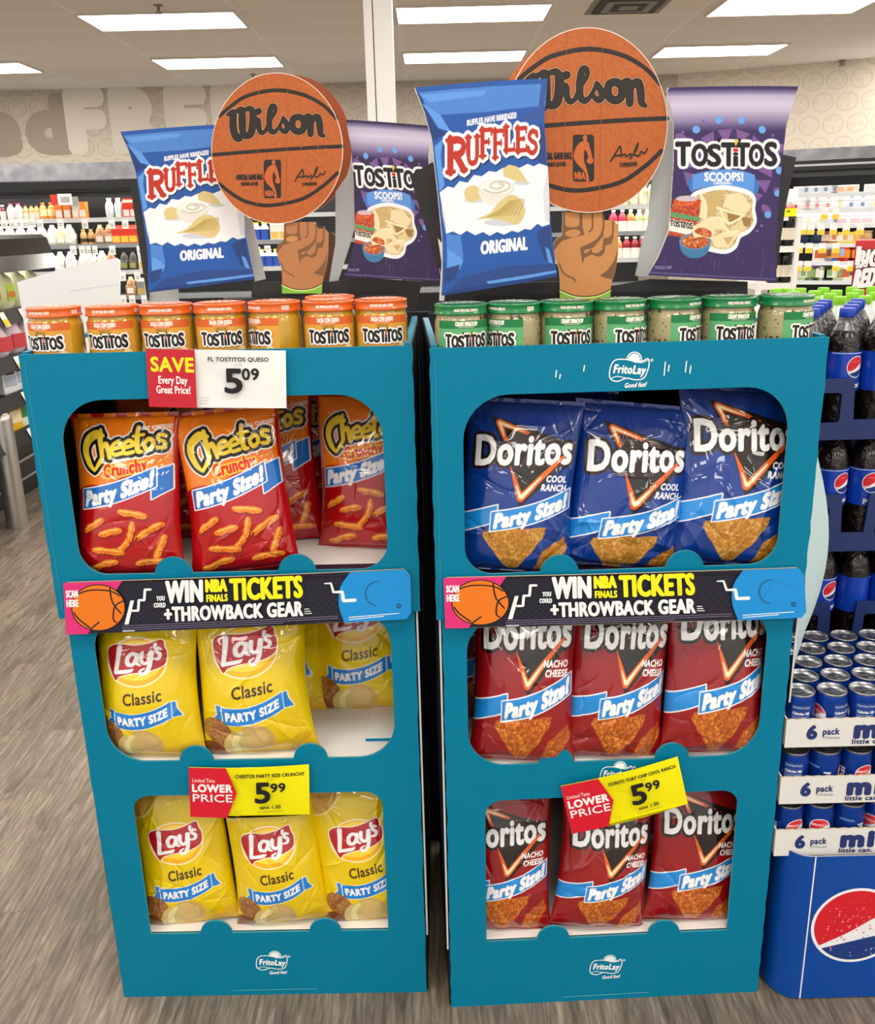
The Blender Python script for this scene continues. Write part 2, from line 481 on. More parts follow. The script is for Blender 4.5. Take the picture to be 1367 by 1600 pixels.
RW = Vector((2.80, 11.80, 0)); RD = Vector((2.01, -.93, 0)).normalized(); RNV = Vector((-RD.y, RD.x, 0))     # right wall line and its outward (away) normal
wr = MB().box((0, 0, 0), (6.6, .1, CEIL_Z), wm).build('wall_right'); wr.location = RW; wr.rotation_euler = (0, 0, math.atan2(RD.y, RD.x)); struct(wr)
# square white column with a groove
p0, p1 = at_y(571, 100, 5.6), at_y(615, 100, 5.6)
pw = (p1.x - p0.x)
col_ = MB(); wpaint = mat('#e9e8e4', .45)
col_.box((p0.x, 5.6, 0), (p0.x + pw * .30, 5.6 + pw, CEIL_Z), wpaint, .003).box((p0.x + pw * .34, 5.596, 0), (p1.x, 5.6 + pw, CEIL_Z), wpaint, .003).box((p0.x + pw * .28, 5.62, 0), (p0.x + pw * .36, 5.6 + pw - .02, CEIL_Z), mat('#8d8c88', .6))
tag(col_.build('square_column'), 'slim white square column rising to the ceiling behind the displays', 'column')['kind'] = 'structure'

# ---- ceiling light panels (the store's lamps)
lampm = mat('#fff9f0', .5, emit=LAMP_L, name='light_diffuser')
lampm.cycles.emission_sampling = 'FRONT'
frm = mat('#dcd6ca', .5)
L0 = thing('ceiling_light', 'x', 'ceiling light', (0, 0, CEIL_Z))
MB().box((-.595, -.29, -.012), (.595, .29, -.004), lampm).build('diffuser', L0)
fr = MB()
for a, b2 in (((-.61, -.305, -.018), (.61, -.288, 0)), ((-.61, .288, -.018), (.61, .305, 0)), ((-.61, -.288, -.018), (-.592, .288, 0)), ((.592, -.288, -.018), (.61, .288, 0))): fr.box(a, b2, frm)
fr.build('frame', L0)
LX = [-4.51 - 2.5 + .0, -4.53, -2.06, .37, 2.90, 5.35, 7.8]
LY = [10.15, 8.18, 6.2, 4.2, 2.3, .35, -1.6, -3.5]
SEEN = {(2, 8.18): 'large white ceiling light panel at the upper left of the photo', (2, 10.15): 'white ceiling light panel behind the upper left one, above the left basketball',
        (3, 8.18): 'bright ceiling light panel just right of the white column, nearest the camera', (3, 10.15): 'smaller ceiling light panel just right of the white column, farther back',
        (4, 8.18): 'bright ceiling light panel at the top right corner of the photo', (4, 10.15): 'ceiling light panel above the right dip jars, behind the corner one',
        (1, 10.15): 'ceiling light panel cut by the left edge of the photo'}
first = True
for j, y in enumerate(LY):
    for i, x in enumerate(LX):
        if i in (0, 6) and j % 2 and y > 0: continue
        lab = SEEN.get((i, y)); grp = 'ceiling light panels'
        if lab is None: lab = 'recessed ceiling light panel outside the photo, over the shopping aisles'
        o = L0 if first else dup(L0, (x, y, CEIL_Z))
        o.location = (x, y, CEIL_Z); o['label'] = lab; o['group'] = grp; first = False

# ---- ceiling air vent, sprinklers
v0 = at_z(1000, 3, CEIL_Z); v1 = at_z(1068, 10, CEIL_Z)
vt = thing('ceiling_vent', 'dark grey square air vent in the ceiling between two light panels', 'air vent', (1.58, 8.05, CEIL_Z))
vm = mat('#8f887d', .6); vd = mat('#3b3833', .7)
MB().box((-.30, -.30, -.006), (.30, .30, -.001), vm).build('frame', vt)
g = MB()
for k in range(4):
    r = .25 - k * .06
    g.box((-r, -r, -.016 - k * .003), (r, r, -.007 - k * .003), vd if k % 2 == 0 else vm)
g.build('louver', vt)
vt2 = dup(vt, (-4.35, 7.7, CEIL_Z), 0, 'dark air vent in the ceiling cut by the left edge of the photo'); vt2['category'] = 'air vent'
def sprinkler(px, py, Y, lab):
    p = at_z(px, py, CEIL_Z)
    s = MB(); c = mat('#8b857b', .35, metal=.8)
    s.lathe([(.035, -.006), (.035, 0)], c, 14).lathe([(.012, -.05), (.012, 0)], c, 10).lathe([(.03, -.056), (.03, -.05)], c, 12)
    o = s.build('fire_sprinkler'); o.location = (p.x, p.y, CEIL_Z); tag(o, lab, 'sprinkler')
sprinkler(247, 8, 8, 'small fire sprinkler hanging from the ceiling above the big left light panel')
sprinkler(395, 116, 8, 'small fire sprinkler in the ceiling just above the left basketball cutout')
sprinkler(1316, 94, 8, 'small fire sprinkler in the ceiling near the right edge of the photo')
# ================================================================== THE TWO CARDBOARD DISPLAY STANDS
S1 = (-.3323, 1.422, -.00885); S2 = (.2937, 1.3916, .03375)
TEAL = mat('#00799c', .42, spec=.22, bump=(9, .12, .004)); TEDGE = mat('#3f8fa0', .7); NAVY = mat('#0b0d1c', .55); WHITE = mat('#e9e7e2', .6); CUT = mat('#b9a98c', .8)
WI = ink('#eef6f8'); PURP = mat('#2a1830', .5)
DEP = .46
TOPZ, TRAYZ = 1.226, 1.162
TRAY = {False: 1.169, True: 1.162}
SHELF = (.855, .511, .145)
def sloc(S, P):
    """world point -> stand coordinates (s, depth, z)"""
    x, y, a = S; d = Vector((math.cos(a), math.sin(a), 0)); n = Vector((-math.sin(a), math.cos(a), 0)); q = Vector(P) - Vector((x, y, 0))
    return q.dot(d), q.dot(n), q.z
def on_depth(S, px, py, dep):
    x, y, a = S; n = Vector((-math.sin(a), math.cos(a), 0)); r = ray(px, py); O = Vector((0, 0, CAMZ)); p0 = Vector((x, y, 0)) + n * dep
    return sloc(S, O + r * ((p0 - O).dot(n) / r.dot(n)))
def on_level(S, px, py, z): return sloc(S, at_z(px, py, z))

def maker_logo(A, x, y, w, m=WI, tm=None):
    """banner shaped maker's mark with a sun"""
    tm = tm or TEAL
    k = w / 1.3
    def W(a, b): return x + a * k, y + b * k
    def P(L): return [W(*q) for q in L]
    A.poly(P(ellipse(.12, .31, .25, .25, 28)), m); A.poly(P(ellipse(.12, .31, .215, .215, 28)), tm); A.poly(P(ellipse(.12, .31, .19, .19, 28)), m)
    body = spline([(-.62, -.25), (-.63, .05), (-.5, .30), (-.2, .33), (.1, .27), (.36, .25), (.55, .33), (.60, .18), (.56, -.05), (.45, -.28), (.2, -.33), (-.1, -.27), (-.4, -.36)], 5, True)
    A.poly(P(body), tm); A.stroke(P(body), .018 * k, m, closed=True)
    A.stroke(P(spline([(-.6, -.27), (-.4, -.20), (-.1, -.27)], 5)), .012 * k, m)
    A.stroke(P(spline([(.1, .24), (.35, .21), (.55, .28)], 5)), .012 * k, m)
    A.text('FritoLay', x - .02 * k, y - .12 * k, .26 * k, m, bold=.06, rot=-.07, slant=.1, width=1.0 * k, res=2, joints=False)
    A.text('Good fun!', x + .18 * k, y - .56 * k, .15 * k, m, bold=.05, rot=.03, slant=.25, width=.68 * k, res=2, joints=False)
    A.stroke(P(ellipse(.68, .28, .035, .035, 10)), .012 * k, m, closed=True)

def hole(x0, x1, z0, z1, rt, rb, tabs, tz, tr=.031, rtr=None):
    """opening loop (counter-clockwise from bottom left) with half-round tabs standing up from its lower edge"""
    L = []
    def arc(cx, cz, r, a0, a1, n=8): return [(cx + r * math.cos(a0 + (a1 - a0) * k / n), cz + r * math.sin(a0 + (a1 - a0) * k / n)) for k in range(n + 1)]
    L += arc(x0 + rb, z0 + rb, rb, PI, 1.5 * PI) if rb else [(x0, z0)]
    for t in tabs:
        c = tz - tr; h = min(1, max(-1, (z0 - c) / tr)); a = math.asin(h)
        L += [(t - tr * 1.18, z0), ] + arc(t, c, tr, PI - a, a, 12) + [(t + tr * 1.18, z0)]
    L += arc(x1 - rb, z0 + rb, rb, 1.5 * PI, 2 * PI) if rb else [(x1, z0)]
    L += arc(x1 - rt, z1 - rt, rt, 0, .5 * PI); L += arc(x0 + rt, z1 - rt, rt, .5 * PI, PI)
    return L
def wavy(L, seed):
    """slightly uneven hand-cut card edge along the vertical sides"""
    rnd = random.Random(seed); out = []
    for i, (a, b) in enumerate(L):
        c, d = L[(i + 1) % len(L)]; out.append((a, b))
        if abs(a - c) < 1e-4 and abs(b - d) > .3:
            n = int(abs(b - d) / .018)
            for k in range(1, n):
                f = k / n; out.append((a + (rnd.random() - .5) * .0022, b + (d - b) * f))
    return out

def promo_art(scan=True):
    A = Art(); BLK = ink('#1f1e2e'); PK = ink('#dc2f7c'); OR = ink('#e87a1c'); BLU = ink('#1590dd'); YEL = ink('#f4ee1e'); DKL = ink('#15141f'); GR = ink('#4a4862')
    for r in range(7):                                                 # halftone dots
        for c in range(70):
            if (c + r) % 2 == 0 and (c < 24 or c > 46): A.poly(ellipse(.7 + c * .06, .08 + r * .055 * (1.4 if c > 46 else 1), .011, .011, 6), GR)
    n0 = len(A.L); t = np.concatenate([q for q, _ in A.L]); A.L = [(t, GR)]
    A.poly([(0, 0), (.36, 0), (.98, 1), (0, 1)], PK)
    A.poly(ellipse(.56, .5, .455, .455, 40), DKL); A.poly(ellipse(.56, .5, .435, .435, 40), OR)
    A.stroke(spline([(.18, .75), (.42, .84), (.75, .82), (.92, .72)], 6), .013, DKL)
    A.stroke(spline([(.77, .87), (.80, .60), (.93, .38)], 6), .013, DKL); A.stroke(spline([(.99, .62), (.84, .52), (.80, .28), (.85, .2)], 6), .013, DKL)
    A.stroke(spline([(.15, .42), (.22, .30), (.40, .12)], 6), .013, DKL); A.stroke(spline([(.13, .6), (.22, .62)], 3), .013, DKL); A.stroke(spline([(.42, .10), (.56, .22)], 3), .013, DKL)
    A.text('SCAN', .135, .72, .13, WI, bold=.05, width=.19, res=2); A.text('HERE', .135, .54, .13, WI, bold=.05, width=.19, res=2)
    A.poly([(.98, .16), (1.10, .62), (1.16, .62), (1.05, .16)], WI)
    for pts in ([(1.13, .42), (1.22, .42), (1.24, .62), (1.33, .62), (1.35, .82), (1.44, .82)],): A.stroke(pts, .022, WI)
    A.text('YOU', 1.60, .60, .085, WI, bold=.06, width=.13, res=2); A.text('COULD', 1.58, .47, .085, WI, bold=.06, width=.19, res=2)
    A.text('WIN', 1.70, .56, .40, WI, bold=.055, align='L', width=.58, slant=.02)
    A.text('NBA', 2.36, .74, .22, YEL, bold=.08, align='L', width=.33); A.text('FINALS', 2.36, .545, .13, YEL, bold=.06, align='L', width=.34)
    A.text('TICKETS', 2.76, .56, .40, YEL, bold=.055, align='L', width=1.16)
    A.text('+THROWBACK GEAR', 1.66, .19, .27, WI, bold=.055, align='L', width=2.26)
    for k in range(3): A.stroke([(3.96, .22 + k * .045), (4.07 - .02 * k, .22 + k * .045)], .008, WI)
    for k in range(3):
        A.stroke([(.95 + .0, .135 - k * .04), (4.5 - .9 * (k == 2), .135 - k * .04)], .006, ink('#7d7899'))
    A.stroke([(.95, .03), (1.14, .03)], .008, WI)
    A.poly([(4.60, .0)] + spline([(4.60, 0), (4.52, .35), (4.55, .7), (4.72, 1.0)], 6) + [(5.62, 1), (5.7, .85), (5.7, .12), (5.62, 0)], BLU)
    A.stroke([(4.30, .80), (4.40, .80), (4.44, .62), (4.58, .62), (4.60, .44), (4.78, .44)], [.012, .035], WI)
    A.stroke(ellipse(5.16, .55, .2, .24, 16, .5 * PI, 1.45 * PI), .014, ink('#1d5f96')); A.poly(ellipse(5.50, .28, .042, .05, 14), ink('#1d4d80')); A.poly(ellipse(5.50, .28, .016, .02, 8), BLU)
    A.stroke([(5.2, .78), (5.55, .62)], .006, ink('#2585c4')); A.stroke([(5.2, .78), (4.95, .3)], .006, ink('#2585c4'))
    for k in range(2): A.stroke([(4.68, .10 - k * .045), (5.5 - .25 * k, .13 - k * .045)], .008, WI)
    return A
PROMO = promo_art()

def stand(S, label, other_label, promo_q, seed, logo_top):
    root = thing('display_stand', label, 'display stand', (S[0], S[1], 0), S[2])
    fr_ = lambda y: Frame((0, y, 0), (1, 0, 0), (0, 0, 1), (0, 1, 0))
    up = MB()
    outer = wavy([(-.3, .79), (.3, .79), (.3, TOPZ), (-.3, TOPZ)], seed)
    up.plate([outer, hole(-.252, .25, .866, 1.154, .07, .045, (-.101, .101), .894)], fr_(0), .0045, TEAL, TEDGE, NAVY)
    A = Art()
    if logo_top:
        maker_logo(A, .0, 1.186, .062)
        for x, z, h in ((.052, 1.176, .020), (.058, 1.182, .009), (.084, 1.180, .016), (.091, 1.178, .011), (-.070, 1.186, .008), (-.112, 1.178, .010), (-.106, 1.176, .006)): A.stroke([(x, z), (x + .001, z + h)], .0009, WI)
    A.stroke([(-.292, .80), (-.292, 1.215)], .0004, TEDGE)
    lay(A, up, fr_(0).art())
    up.build('front_panel', root)
    lo = MB()
    outer = wavy([(-.29, 0), (.29, 0), (.29, .86), (-.29, .86)], seed + 1)
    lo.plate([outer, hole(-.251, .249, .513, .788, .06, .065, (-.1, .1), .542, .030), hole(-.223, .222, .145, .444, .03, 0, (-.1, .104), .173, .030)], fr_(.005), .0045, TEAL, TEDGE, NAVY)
    A = Art(); maker_logo(A, 0, .076, .062)
    if logo_top: maker_logo(A, .005, .487, .058)
    A.stroke([(-.08, .012), (.08, .013)], .0007, ink('#5fb6cc'))
    lay(A, lo, fr_(.005).art())
    lo.build('front_panel', root)
    for s in (-1, 1):
        sp = MB(); x = s * .288
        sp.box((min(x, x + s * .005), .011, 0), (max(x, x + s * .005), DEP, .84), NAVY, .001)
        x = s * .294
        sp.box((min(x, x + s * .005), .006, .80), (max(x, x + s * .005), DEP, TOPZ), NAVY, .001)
        sp.build('side_panel', root)
        # tray wall: white inside, teal rim
        tw = MB(); x = s * .2915
        tw.box((min(x, x - s * .003), .008, TRAY[logo_top]), (max(x, x - s * .003), DEP - .01, TOPZ - .002), WHITE)
        tw.box((min(x + s * .006, x - s * .004), .008, TOPZ - .003), (max(x + s * .006, x - s * .004), DEP - .01, TOPZ + .003), TEAL)
        tw.build('tray_wall', root)
        # bowed outer flap
        out = s == 1 and logo_top
        if s == -1 and not logo_top: continue
        fl = MB(); n = 16; v = []; f = []
        for j in range(n + 1):
            z = 1.11 - .50 * j / n if out else .98 - .85 * j / n
            bow = (.060 if out else .007) * math.sin(PI * j / n) ** 1.2
            for yy, g in (((.008, 0), (.03, .6), (.055, 1)) if out else ((.008, 0), (.05, .6), (.11, 1))): v.append((s * (.2995 - (0 if out else .004) + bow * g), yy, z))
        for j in range(n):
            for k in range(2): f.append((j * 3 + k, j * 3 + k + 1, j * 3 + k + 4, j * 3 + k + 3))
        v2 = [(a - s * .003, b, c) for a, b, c in v]; m_ = len(v)
        fl.add(v, f, mat('#b9d2d6', .6) if out else NAVY, True); fl.add(v2, f, NAVY, True)
        e = [(j * 3, j * 3 + 3, m_ + j * 3 + 3, m_ + j * 3) for j in range(n)]
        fl.add(v + v2, e, mat('#cfd6d6', .7)); fl.build('side_flap', root)
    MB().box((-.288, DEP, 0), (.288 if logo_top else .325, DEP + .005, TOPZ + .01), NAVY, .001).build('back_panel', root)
    for i, z in enumerate(SHELF):
        sh = MB(); sh.box((-.285, .012, z - .006), (.285, DEP - .002, z), WHITE, .001)
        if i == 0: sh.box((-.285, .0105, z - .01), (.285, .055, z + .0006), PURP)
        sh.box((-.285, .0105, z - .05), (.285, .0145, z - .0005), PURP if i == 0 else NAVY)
        sh.build('shelf', root)
    MB().box((-.29, .008, TRAY[logo_top] - .006), (.29, DEP - .002, TRAY[logo_top]), WHITE, .001).build('tray_floor', root)
    if not logo_top:                                                     # loose white card flap lying on the middle shelf
        f_ = MB(); f_.box((.192, .062, SHELF[1] + .001), (.282, .20, SHELF[1] + .007), WHITE, .001).box((.192, .0605, SHELF[1] + .001), (.282, .0625, SHELF[1] + .006), TEAL); f_.build('shelf_flap', root)
    # promotional strip
    a, b, c, d = [np.array(q) for q in promo_q]                         # bl br tr tl in (s, z)
    def q2(x, y):
        x = np.asarray(x) / 5.7; y = np.asarray(y)
        p = np.outer((1 - x) * (1 - y), a) + np.outer(x * (1 - y), b) + np.outer(x * y, c) + np.outer((1 - x) * y, d)
        return p
    def fn(x, y):
        p = q2(x, y); return np.stack([p[:, 0], -.009 - .004 * np.sin(np.asarray(x) / 5.7 * PI), p[:, 1]], 1), np.tile((0., -1, 0), (len(p), 1))
    class PF:
        def __call__(s, x, y): return fn(np.array([x]), np.array([y]))[0][0]
        def nrm(s, pts): return [(0, 1, 0)] * len(pts)
    pr = MB(); edge = [(x * .19, 0) for x in range(1, 30)]
    loop = [(0, .06), (.06, 0)] + [(.4 * k, 0) for k in range(1, 14)] + [(5.6, 0), (5.7, .12), (5.7, .86), (5.6, 1)] + [(5.6 - .4 * k, 1) for k in range(1, 14)] + [(.06, 1), (0, .94)]
    pr.plate([loop], PF(), .004, ink('#1f1e2e'), CUT)
    lay(PROMO, pr, fn, L=.3, e0=3e-4, de=3e-5)
    pr.box((-.27, -.006, .80), (-.22, 0.0002, .84), CUT).box((.22, -.006, .80), (.27, 0.0002, .84), CUT)
    pr.build('promo_strip', root)
    return root
stand1 = stand(S1, 'blue cardboard snack display stand on the left, holding orange and yellow chip bags', '', [(-.288, .765), (.285, .781), (.286, .868), (-.28, .857)], 3, False)
stand2 = stand(S2, 'blue cardboard snack display stand on the right, holding blue and dark red chip bags', '', [(-.286, .779), (.304, .774), (.291, .861), (-.287, .866)], 8, True)
# white raised card wing at the back left of the left stand
wgm = mat('#e8ebee', .55)
Q = [Vector((at_y(42, 500, 1.93).x, 1.93, 0)), Vector((at_y(187, 470, 1.93).x, 1.93, 0)), at_y(187, 470, 1.93), at_y(187, 407, 1.93), at_y(181, 403, 1.93), at_y(110, 416, 1.93), at_y(27, 441, 1.93)]
wing = MB(); wing.plate([[(p.x, p.z) for p in Q]], Frame((0, 1.93, 0), (1, 0, 0), (0, 0, 1), (0, 1, 0)), .005, wgm)
A = Art(); A.stroke([(at_y(110, 455, 1.93).x, at_y(110, 455, 1.93).z), (at_y(185, 444, 1.93).x, at_y(185, 444, 1.93).z)], .0008, mat('#cdd3d8', .6)); lay(A, wing, Frame((0, 1.93, 0), (1, 0, 0), (0, 0, 1), (0, 1, 0)).art())
wing.box((Q[0].x + .01, 1.935, 0), (Q[1].x - .01, 2.05, .004), wgm)
tag(wing.build('cardboard_panel'), 'plain white cardboard panel standing behind the two leftmost orange-lidded jars', 'cardboard')

# ------------------------------------------------------------------ price signs on the stands
BLACK = ink('#15151a'); RED = ink('#d3122f'); YELL = ink('#f6ee00'); PAPER = ink('#f4f4f2')
def sign(S, quad, dep, art, w, h, base, name, label):
    """quad: four (s, z) corners bl br tr tl on the stand's front"""
    root = thing(name, label, 'price sign', (S[0], S[1], 0), S[2])
    a, b, c, d = [np.array(q) for q in quad]
    def pos(x, y):
        x = np.asarray(x, float) / w; y = np.asarray(y, float) / h
        p = np.outer((1 - x) * (1 - y), a) + np.outer(x * (1 - y), b) + np.outer(x * y, c) + np.outer((1 - x) * y, d)
        return np.stack([p[:, 0], dep - .006 * np.sin(x * PI) + 0 * y, p[:, 1]], 1)
    class PF:
        def __call__(s, x, y): return pos([x], [y])[0]
        def nrm(s, pts): return [(0, 1, 0)] * len(pts)
    m = MB(); n = 8
    m.plate([[(w * k / n, 0) for k in range(n + 1)] + [(w - w * k / n, h) for k in range(n + 1)]], PF(), .0012, base)
    lay(art, m, lambda x, y: (pos(x, y), np.tile((0., -1, 0), (len(x), 1))), L=w / 8, e0=3e-4, de=5e-5)
    o = m.build('sign_face', root)
    cp = MB(); mz = (a + b + c + d) / 4; tz = max((c[1] + d[1]) / 2, 0)
    cp.box((mz[0] - .012, dep + .001, tz - .03), (mz[0] + .012, -.0006, tz - .006), mat('#dfe4e6', .3, alpha=1)); cp.build('mounting_clip', root)
    return root
A = Art()
A.poly([(0, 0), (.76, 0), (.76, .9), (0, .9)], ink('#c01f33'))
A.text('SAVE', .40, .56, .21, ink('#f5e21a'), bold=.05, width=.66); A.text('Every Day', .40, .37, .115, PAPER, bold=.03, width=.45); A.text('Great Price!', .40, .22, .115, PAPER, bold=.03, width=.53)
A.text('FL TOSTITOS QUESO', 1.42, .73, .062, BLACK, bold=.03, width=.92); A.words('15 OZ', 1.42, .665, .032, ink('#9a9a9a'))
A.text('5', 1.34, .25, .36, BLACK, bold=.045, width=.25); A.text('09', 1.60, .45, .17, BLACK, bold=.04, width=.25)
for k in range(3): A.stroke([(.82, .16 - k * .045), (.96 - .02 * k, .16 - k * .045)], .005, ink('#bbbbbb'))
sign(S1, [(-.107, 1.143), (.104, 1.136), (.109, 1.224), (-.102, 1.232)], -.008, A, 2.14, .9, PAPER, 'price_sign', 'white and red price sign reading 5.09, clipped to the top of the left stand')
def lower_price(title, tw):
    A = Art()
    A.poly([(0, 0), (.66, 0), (.84, .5), (.66, 1.0), (0, 1.0)], RED)
    A.words('Limited Time', .06, .71, .075, PAPER, align='L', width=.40); A.text('LOWER', .06, .52, .145, PAPER, bold=.07, align='L', width=.70); A.text('PRICE', .06, .32, .15, PAPER, bold=.02, align='L', width=.70)
    A.text(title, 1.42, .80, .065, BLACK, bold=.04, width=tw); A.words('15 OZ', 1.42, .735, .03, ink('#8b8a30'))
    A.text('5', 1.29, .30, .39, BLACK, bold=.045, width=.24); A.text('99', 1.56, .50, .17, BLACK, bold=.04, width=.25)
    A.text('save 1.00', 1.42, .17, .068, BLACK, bold=.04, width=.36); A.stroke([(1.2, .115), (1.64, .115)], .004, ink('#8b8a30'))
    for k in range(3): A.stroke([(.80, .14 - k * .05), (.92 - .02 * k, .14 - k * .05)], .004, ink('#a9a840'))
    return A
sign(S1, [(-.119, .407), (.093, .407), (.098, .508), (-.112, .507)], -.006, lower_price('CHEETOS PARTY SIZE CRUNCHY', 1.2), 2.1, 1.0, YELL, 'price_sign', 'yellow lower price sign on the left stand above the bottom yellow bags')
sign(S2, [(-.073, .378), (.129, .429), (.106, .523), (-.094, .475)], -.007, lower_price('DORITO TORT CHIP COOL RANCH', 1.2), 2.1, 1.0, YELL, 'price_sign', 'tilted yellow and red lower price sign on the right stand')
# ================================================================== BAGS OF CHIPS
class Bag:
    """pillow bag: front sheet P(u,v), u in [-1,1], v in [0,1]; local x across, -y towards the shopper, z up"""
    def __init__(s, w, h, t, seed, nu=240, nv=360, crush=1.0, bulge=.5):
        s.w, s.h, s.t = w, h, t
        R = np.random.default_rng(seed)
        U, V = np.meshgrid(np.linspace(-1, 1, nu + 1), np.linspace(0, 1, nv + 1))
        sv = np.sin(PI * np.clip(V, 0, 1))
        half = w / 2 * (1 - .085 * sv ** .7 + .03 * np.exp(-V / .06))
        X = U * half + w * .012 * np.sin(V * 5 + seed)
        vv = np.clip((V - .015) / .96, 0, 1)
        pv = (np.sin(PI * vv ** .82)) ** bulge
        prof = np.clip(1 - np.abs(U) ** 2.4, 0, 1) ** .62
        Y = -t / 2 * prof * pv
        edge = np.clip((1 - np.abs(U)) / .16, 0, 1) * np.clip(V / .05, 0, 1) * np.clip((1 - V) / .05, 0, 1)
        D = np.zeros_like(U); a_ = h / w
        for k in range(int(44 * crush)):                           # sharp folds of the film
            side = R.random()
            if side < .62:
                cu = R.choice([-1, 1]) * R.uniform(.45, .95); cv = R.choice([R.uniform(.02, .3), R.uniform(.7, .98)])
            else: cu, cv = R.uniform(-.8, .8), R.uniform(.05, .95)
            ang = R.uniform(0, PI); c, q = math.cos(ang), math.sin(ang)
            du = (U - cu); dv = (V - cv) * a_ * 2
            al = du * c + dv * q; ac = -du * q + dv * c + .12 * np.sin(al * 4)
            wd = R.uniform(.018, .075); ln = R.uniform(.15, .55)
            D += R.choice([-1, 1]) * R.uniform(.5, 1) * w * .26 * wd * np.exp(-np.abs(ac) / wd) * np.exp(-(al / ln) ** 2)
        ph = R.uniform(0, 6, 6)
        for j in range(5):                                          # gathers running from the two seals
            fr = R.uniform(7, 17)
            D += w * .006 * np.sin(fr * U + ph[j]) * np.exp(-(1 - V) / .10) + w * .0075 * np.sin(fr * U * .8 + ph[j] + 2) * np.exp(-V / .08)
        D += w * .010 * np.sin(3.1 * U + 5 * V + ph[5]) * sv
        Y = Y - D * (edge * .85 + .15 * np.clip((1 - np.abs(U)) / .05, 0, 1)) * crush
        Z = V * h - .012 * h * (1 - U * U) * np.exp(-V / .05) * 0
        s.P = np.stack([X, Y, Z], 2)
        du = np.gradient(s.P, axis=1); dv = np.gradient(s.P, axis=0)
        n = np.cross(du, dv); n /= np.linalg.norm(n, axis=2, keepdims=True) + 1e-12
        s.N = n; s.nu, s.nv = nu, nv
    def mesh(s, base, art, name, shift=0, ys=1):
        """one closed film mesh; the print is a colour per point of the front sheet"""
        nu, nv = s.nu, s.nv; W, H = nu + 1, nv + 1
        if art is not None: col = print_of(art, s.h / s.w / .93 / ys, W, H, INK[base.name][0], -.538, .538, shift).reshape(-1, 3)
        else: col = np.tile(INK[base.name][0], (W * H, 1))
        k = 4; B = s.P[::k, ::k].copy(); B[:, :, 1] = np.maximum(-B[:, :, 1], 0); b1, b2 = B.shape[:2]
        V = np.concatenate([s.P.reshape(-1, 3), B.reshape(-1, 3)])
        j, i = np.mgrid[0:nv, 0:nu]; o = (j * W + i).ravel(); F = np.stack([o, o + 1, o + W + 1, o + W], 1)
        j, i = np.mgrid[0:b1 - 1, 0:b2 - 1]; o = (j * b2 + i).ravel() + W * H; F = np.concatenate([F, np.stack([o, o + b2, o + b2 + 1, o + 1], 1)])
        me = bpy.data.meshes.new(name)
        me.vertices.add(len(V)); me.vertices.foreach_set('co', V.ravel())
        me.loops.add(F.size); me.loops.foreach_set('vertex_index', F.ravel().astype(np.int32))
        me.polygons.add(len(F)); me.polygons.foreach_set('loop_start', np.arange(0, F.size, 4, dtype=np.int32))
        me.polygons.foreach_set('use_smooth', np.ones(len(F), bool))
        at = me.color_attributes.new('print', 'FLOAT_COLOR', 'POINT')
        C = np.ones((len(V), 4)); C[:len(col), :3] = col; C[len(col):, :3] = INK[base.name][0]
        at.data.foreach_set('color', C.ravel())
        me.materials.append(FILM); me.update(calc_edges=True); me.validate()
        o = bpy.data.objects.new(name, me); COL.objects.link(o); return o
_PR = {}
def print_of(art, asp, W, H, base, x0=-.5, x1=.5, y0=0):
    k = (id(art), round(asp, 2), W, H, tuple(base), y0)
    if k not in _PR: _PR[k] = raster(art, x0, x1, y0, asp + y0, W, H, base)
    return _PR[k]
FILM = bpy.data.materials.new('printed_film'); FILM.use_nodes = True
_nt = FILM.node_tree; _b = _nt.nodes['Principled BSDF']
_a = _nt.nodes.new('ShaderNodeAttribute'); _a.attribute_name = 'print'; _nt.links.new(_a.outputs[0], _b.inputs['Base Color'])
_b.inputs['Roughness'].default_value = .32; _b.inputs['Coat Weight'].default_value = 1.0; _b.inputs['Specular IOR Level'].default_value = .35; _b.inputs['Coat Roughness'].default_value = .025
_tc = _nt.nodes.new('ShaderNodeTexCoord'); _n = _nt.nodes.new('ShaderNodeTexNoise'); _n.inputs['Scale'].default_value = 34; _n.inputs['Detail'].default_value = 3
_bp = _nt.nodes.new('ShaderNodeBump'); _bp.inputs['Strength'].default_value = .35; _bp.inputs['Distance'].default_value = .004
_nt.links.new(_tc.outputs['Object'], _n.inputs['Vector']); _nt.links.new(_n.outputs[0], _bp.inputs['Height']); _nt.links.new(_bp.outputs[0], _b.inputs['Normal'])

def chip_print(A, pts, base, lo, hi, seed, n=26, rim=None):
    """printed corn chip: ragged outline with toasted spots and pale blisters"""
    A.poly(pts, base)
    P = np.array(pts); R = random.Random(seed); mn, mx = P.min(0), P.max(0); sz = (mx - mn).min()
    def inside(x, y):
        c = False; k = len(P) - 1
        for i in range(len(P)):
            if (P[i][1] > y) != (P[k][1] > y) and x < (P[k][0] - P[i][0]) * (y - P[i][1]) / (P[k][1] - P[i][1]) + P[i][0]: c = not c
            k = i
        return c
    for col, cnt, r in ((lo, n, .034), (hi, n, .026)):
        t = Art(); k = 0; tries = 0
        while k < cnt and tries < 600:
            tries += 1
            x, y = R.uniform(mn[0], mx[0]), R.uniform(mn[1], mx[1]); q = r * sz * R.uniform(.6, 1.6)
            if all(inside(x + a * q * 1.2, y + b * q * 1.2) for a, b in ((1, 0), (-1, 0), (0, 1), (0, -1))):
                t.poly(ellipse(x, y, q, q * R.uniform(.4, .9), 8, rot=R.uniform(0, 3)), col); k += 1
        if t.L: A.tri(np.concatenate([q for q, _ in t.L]), col)
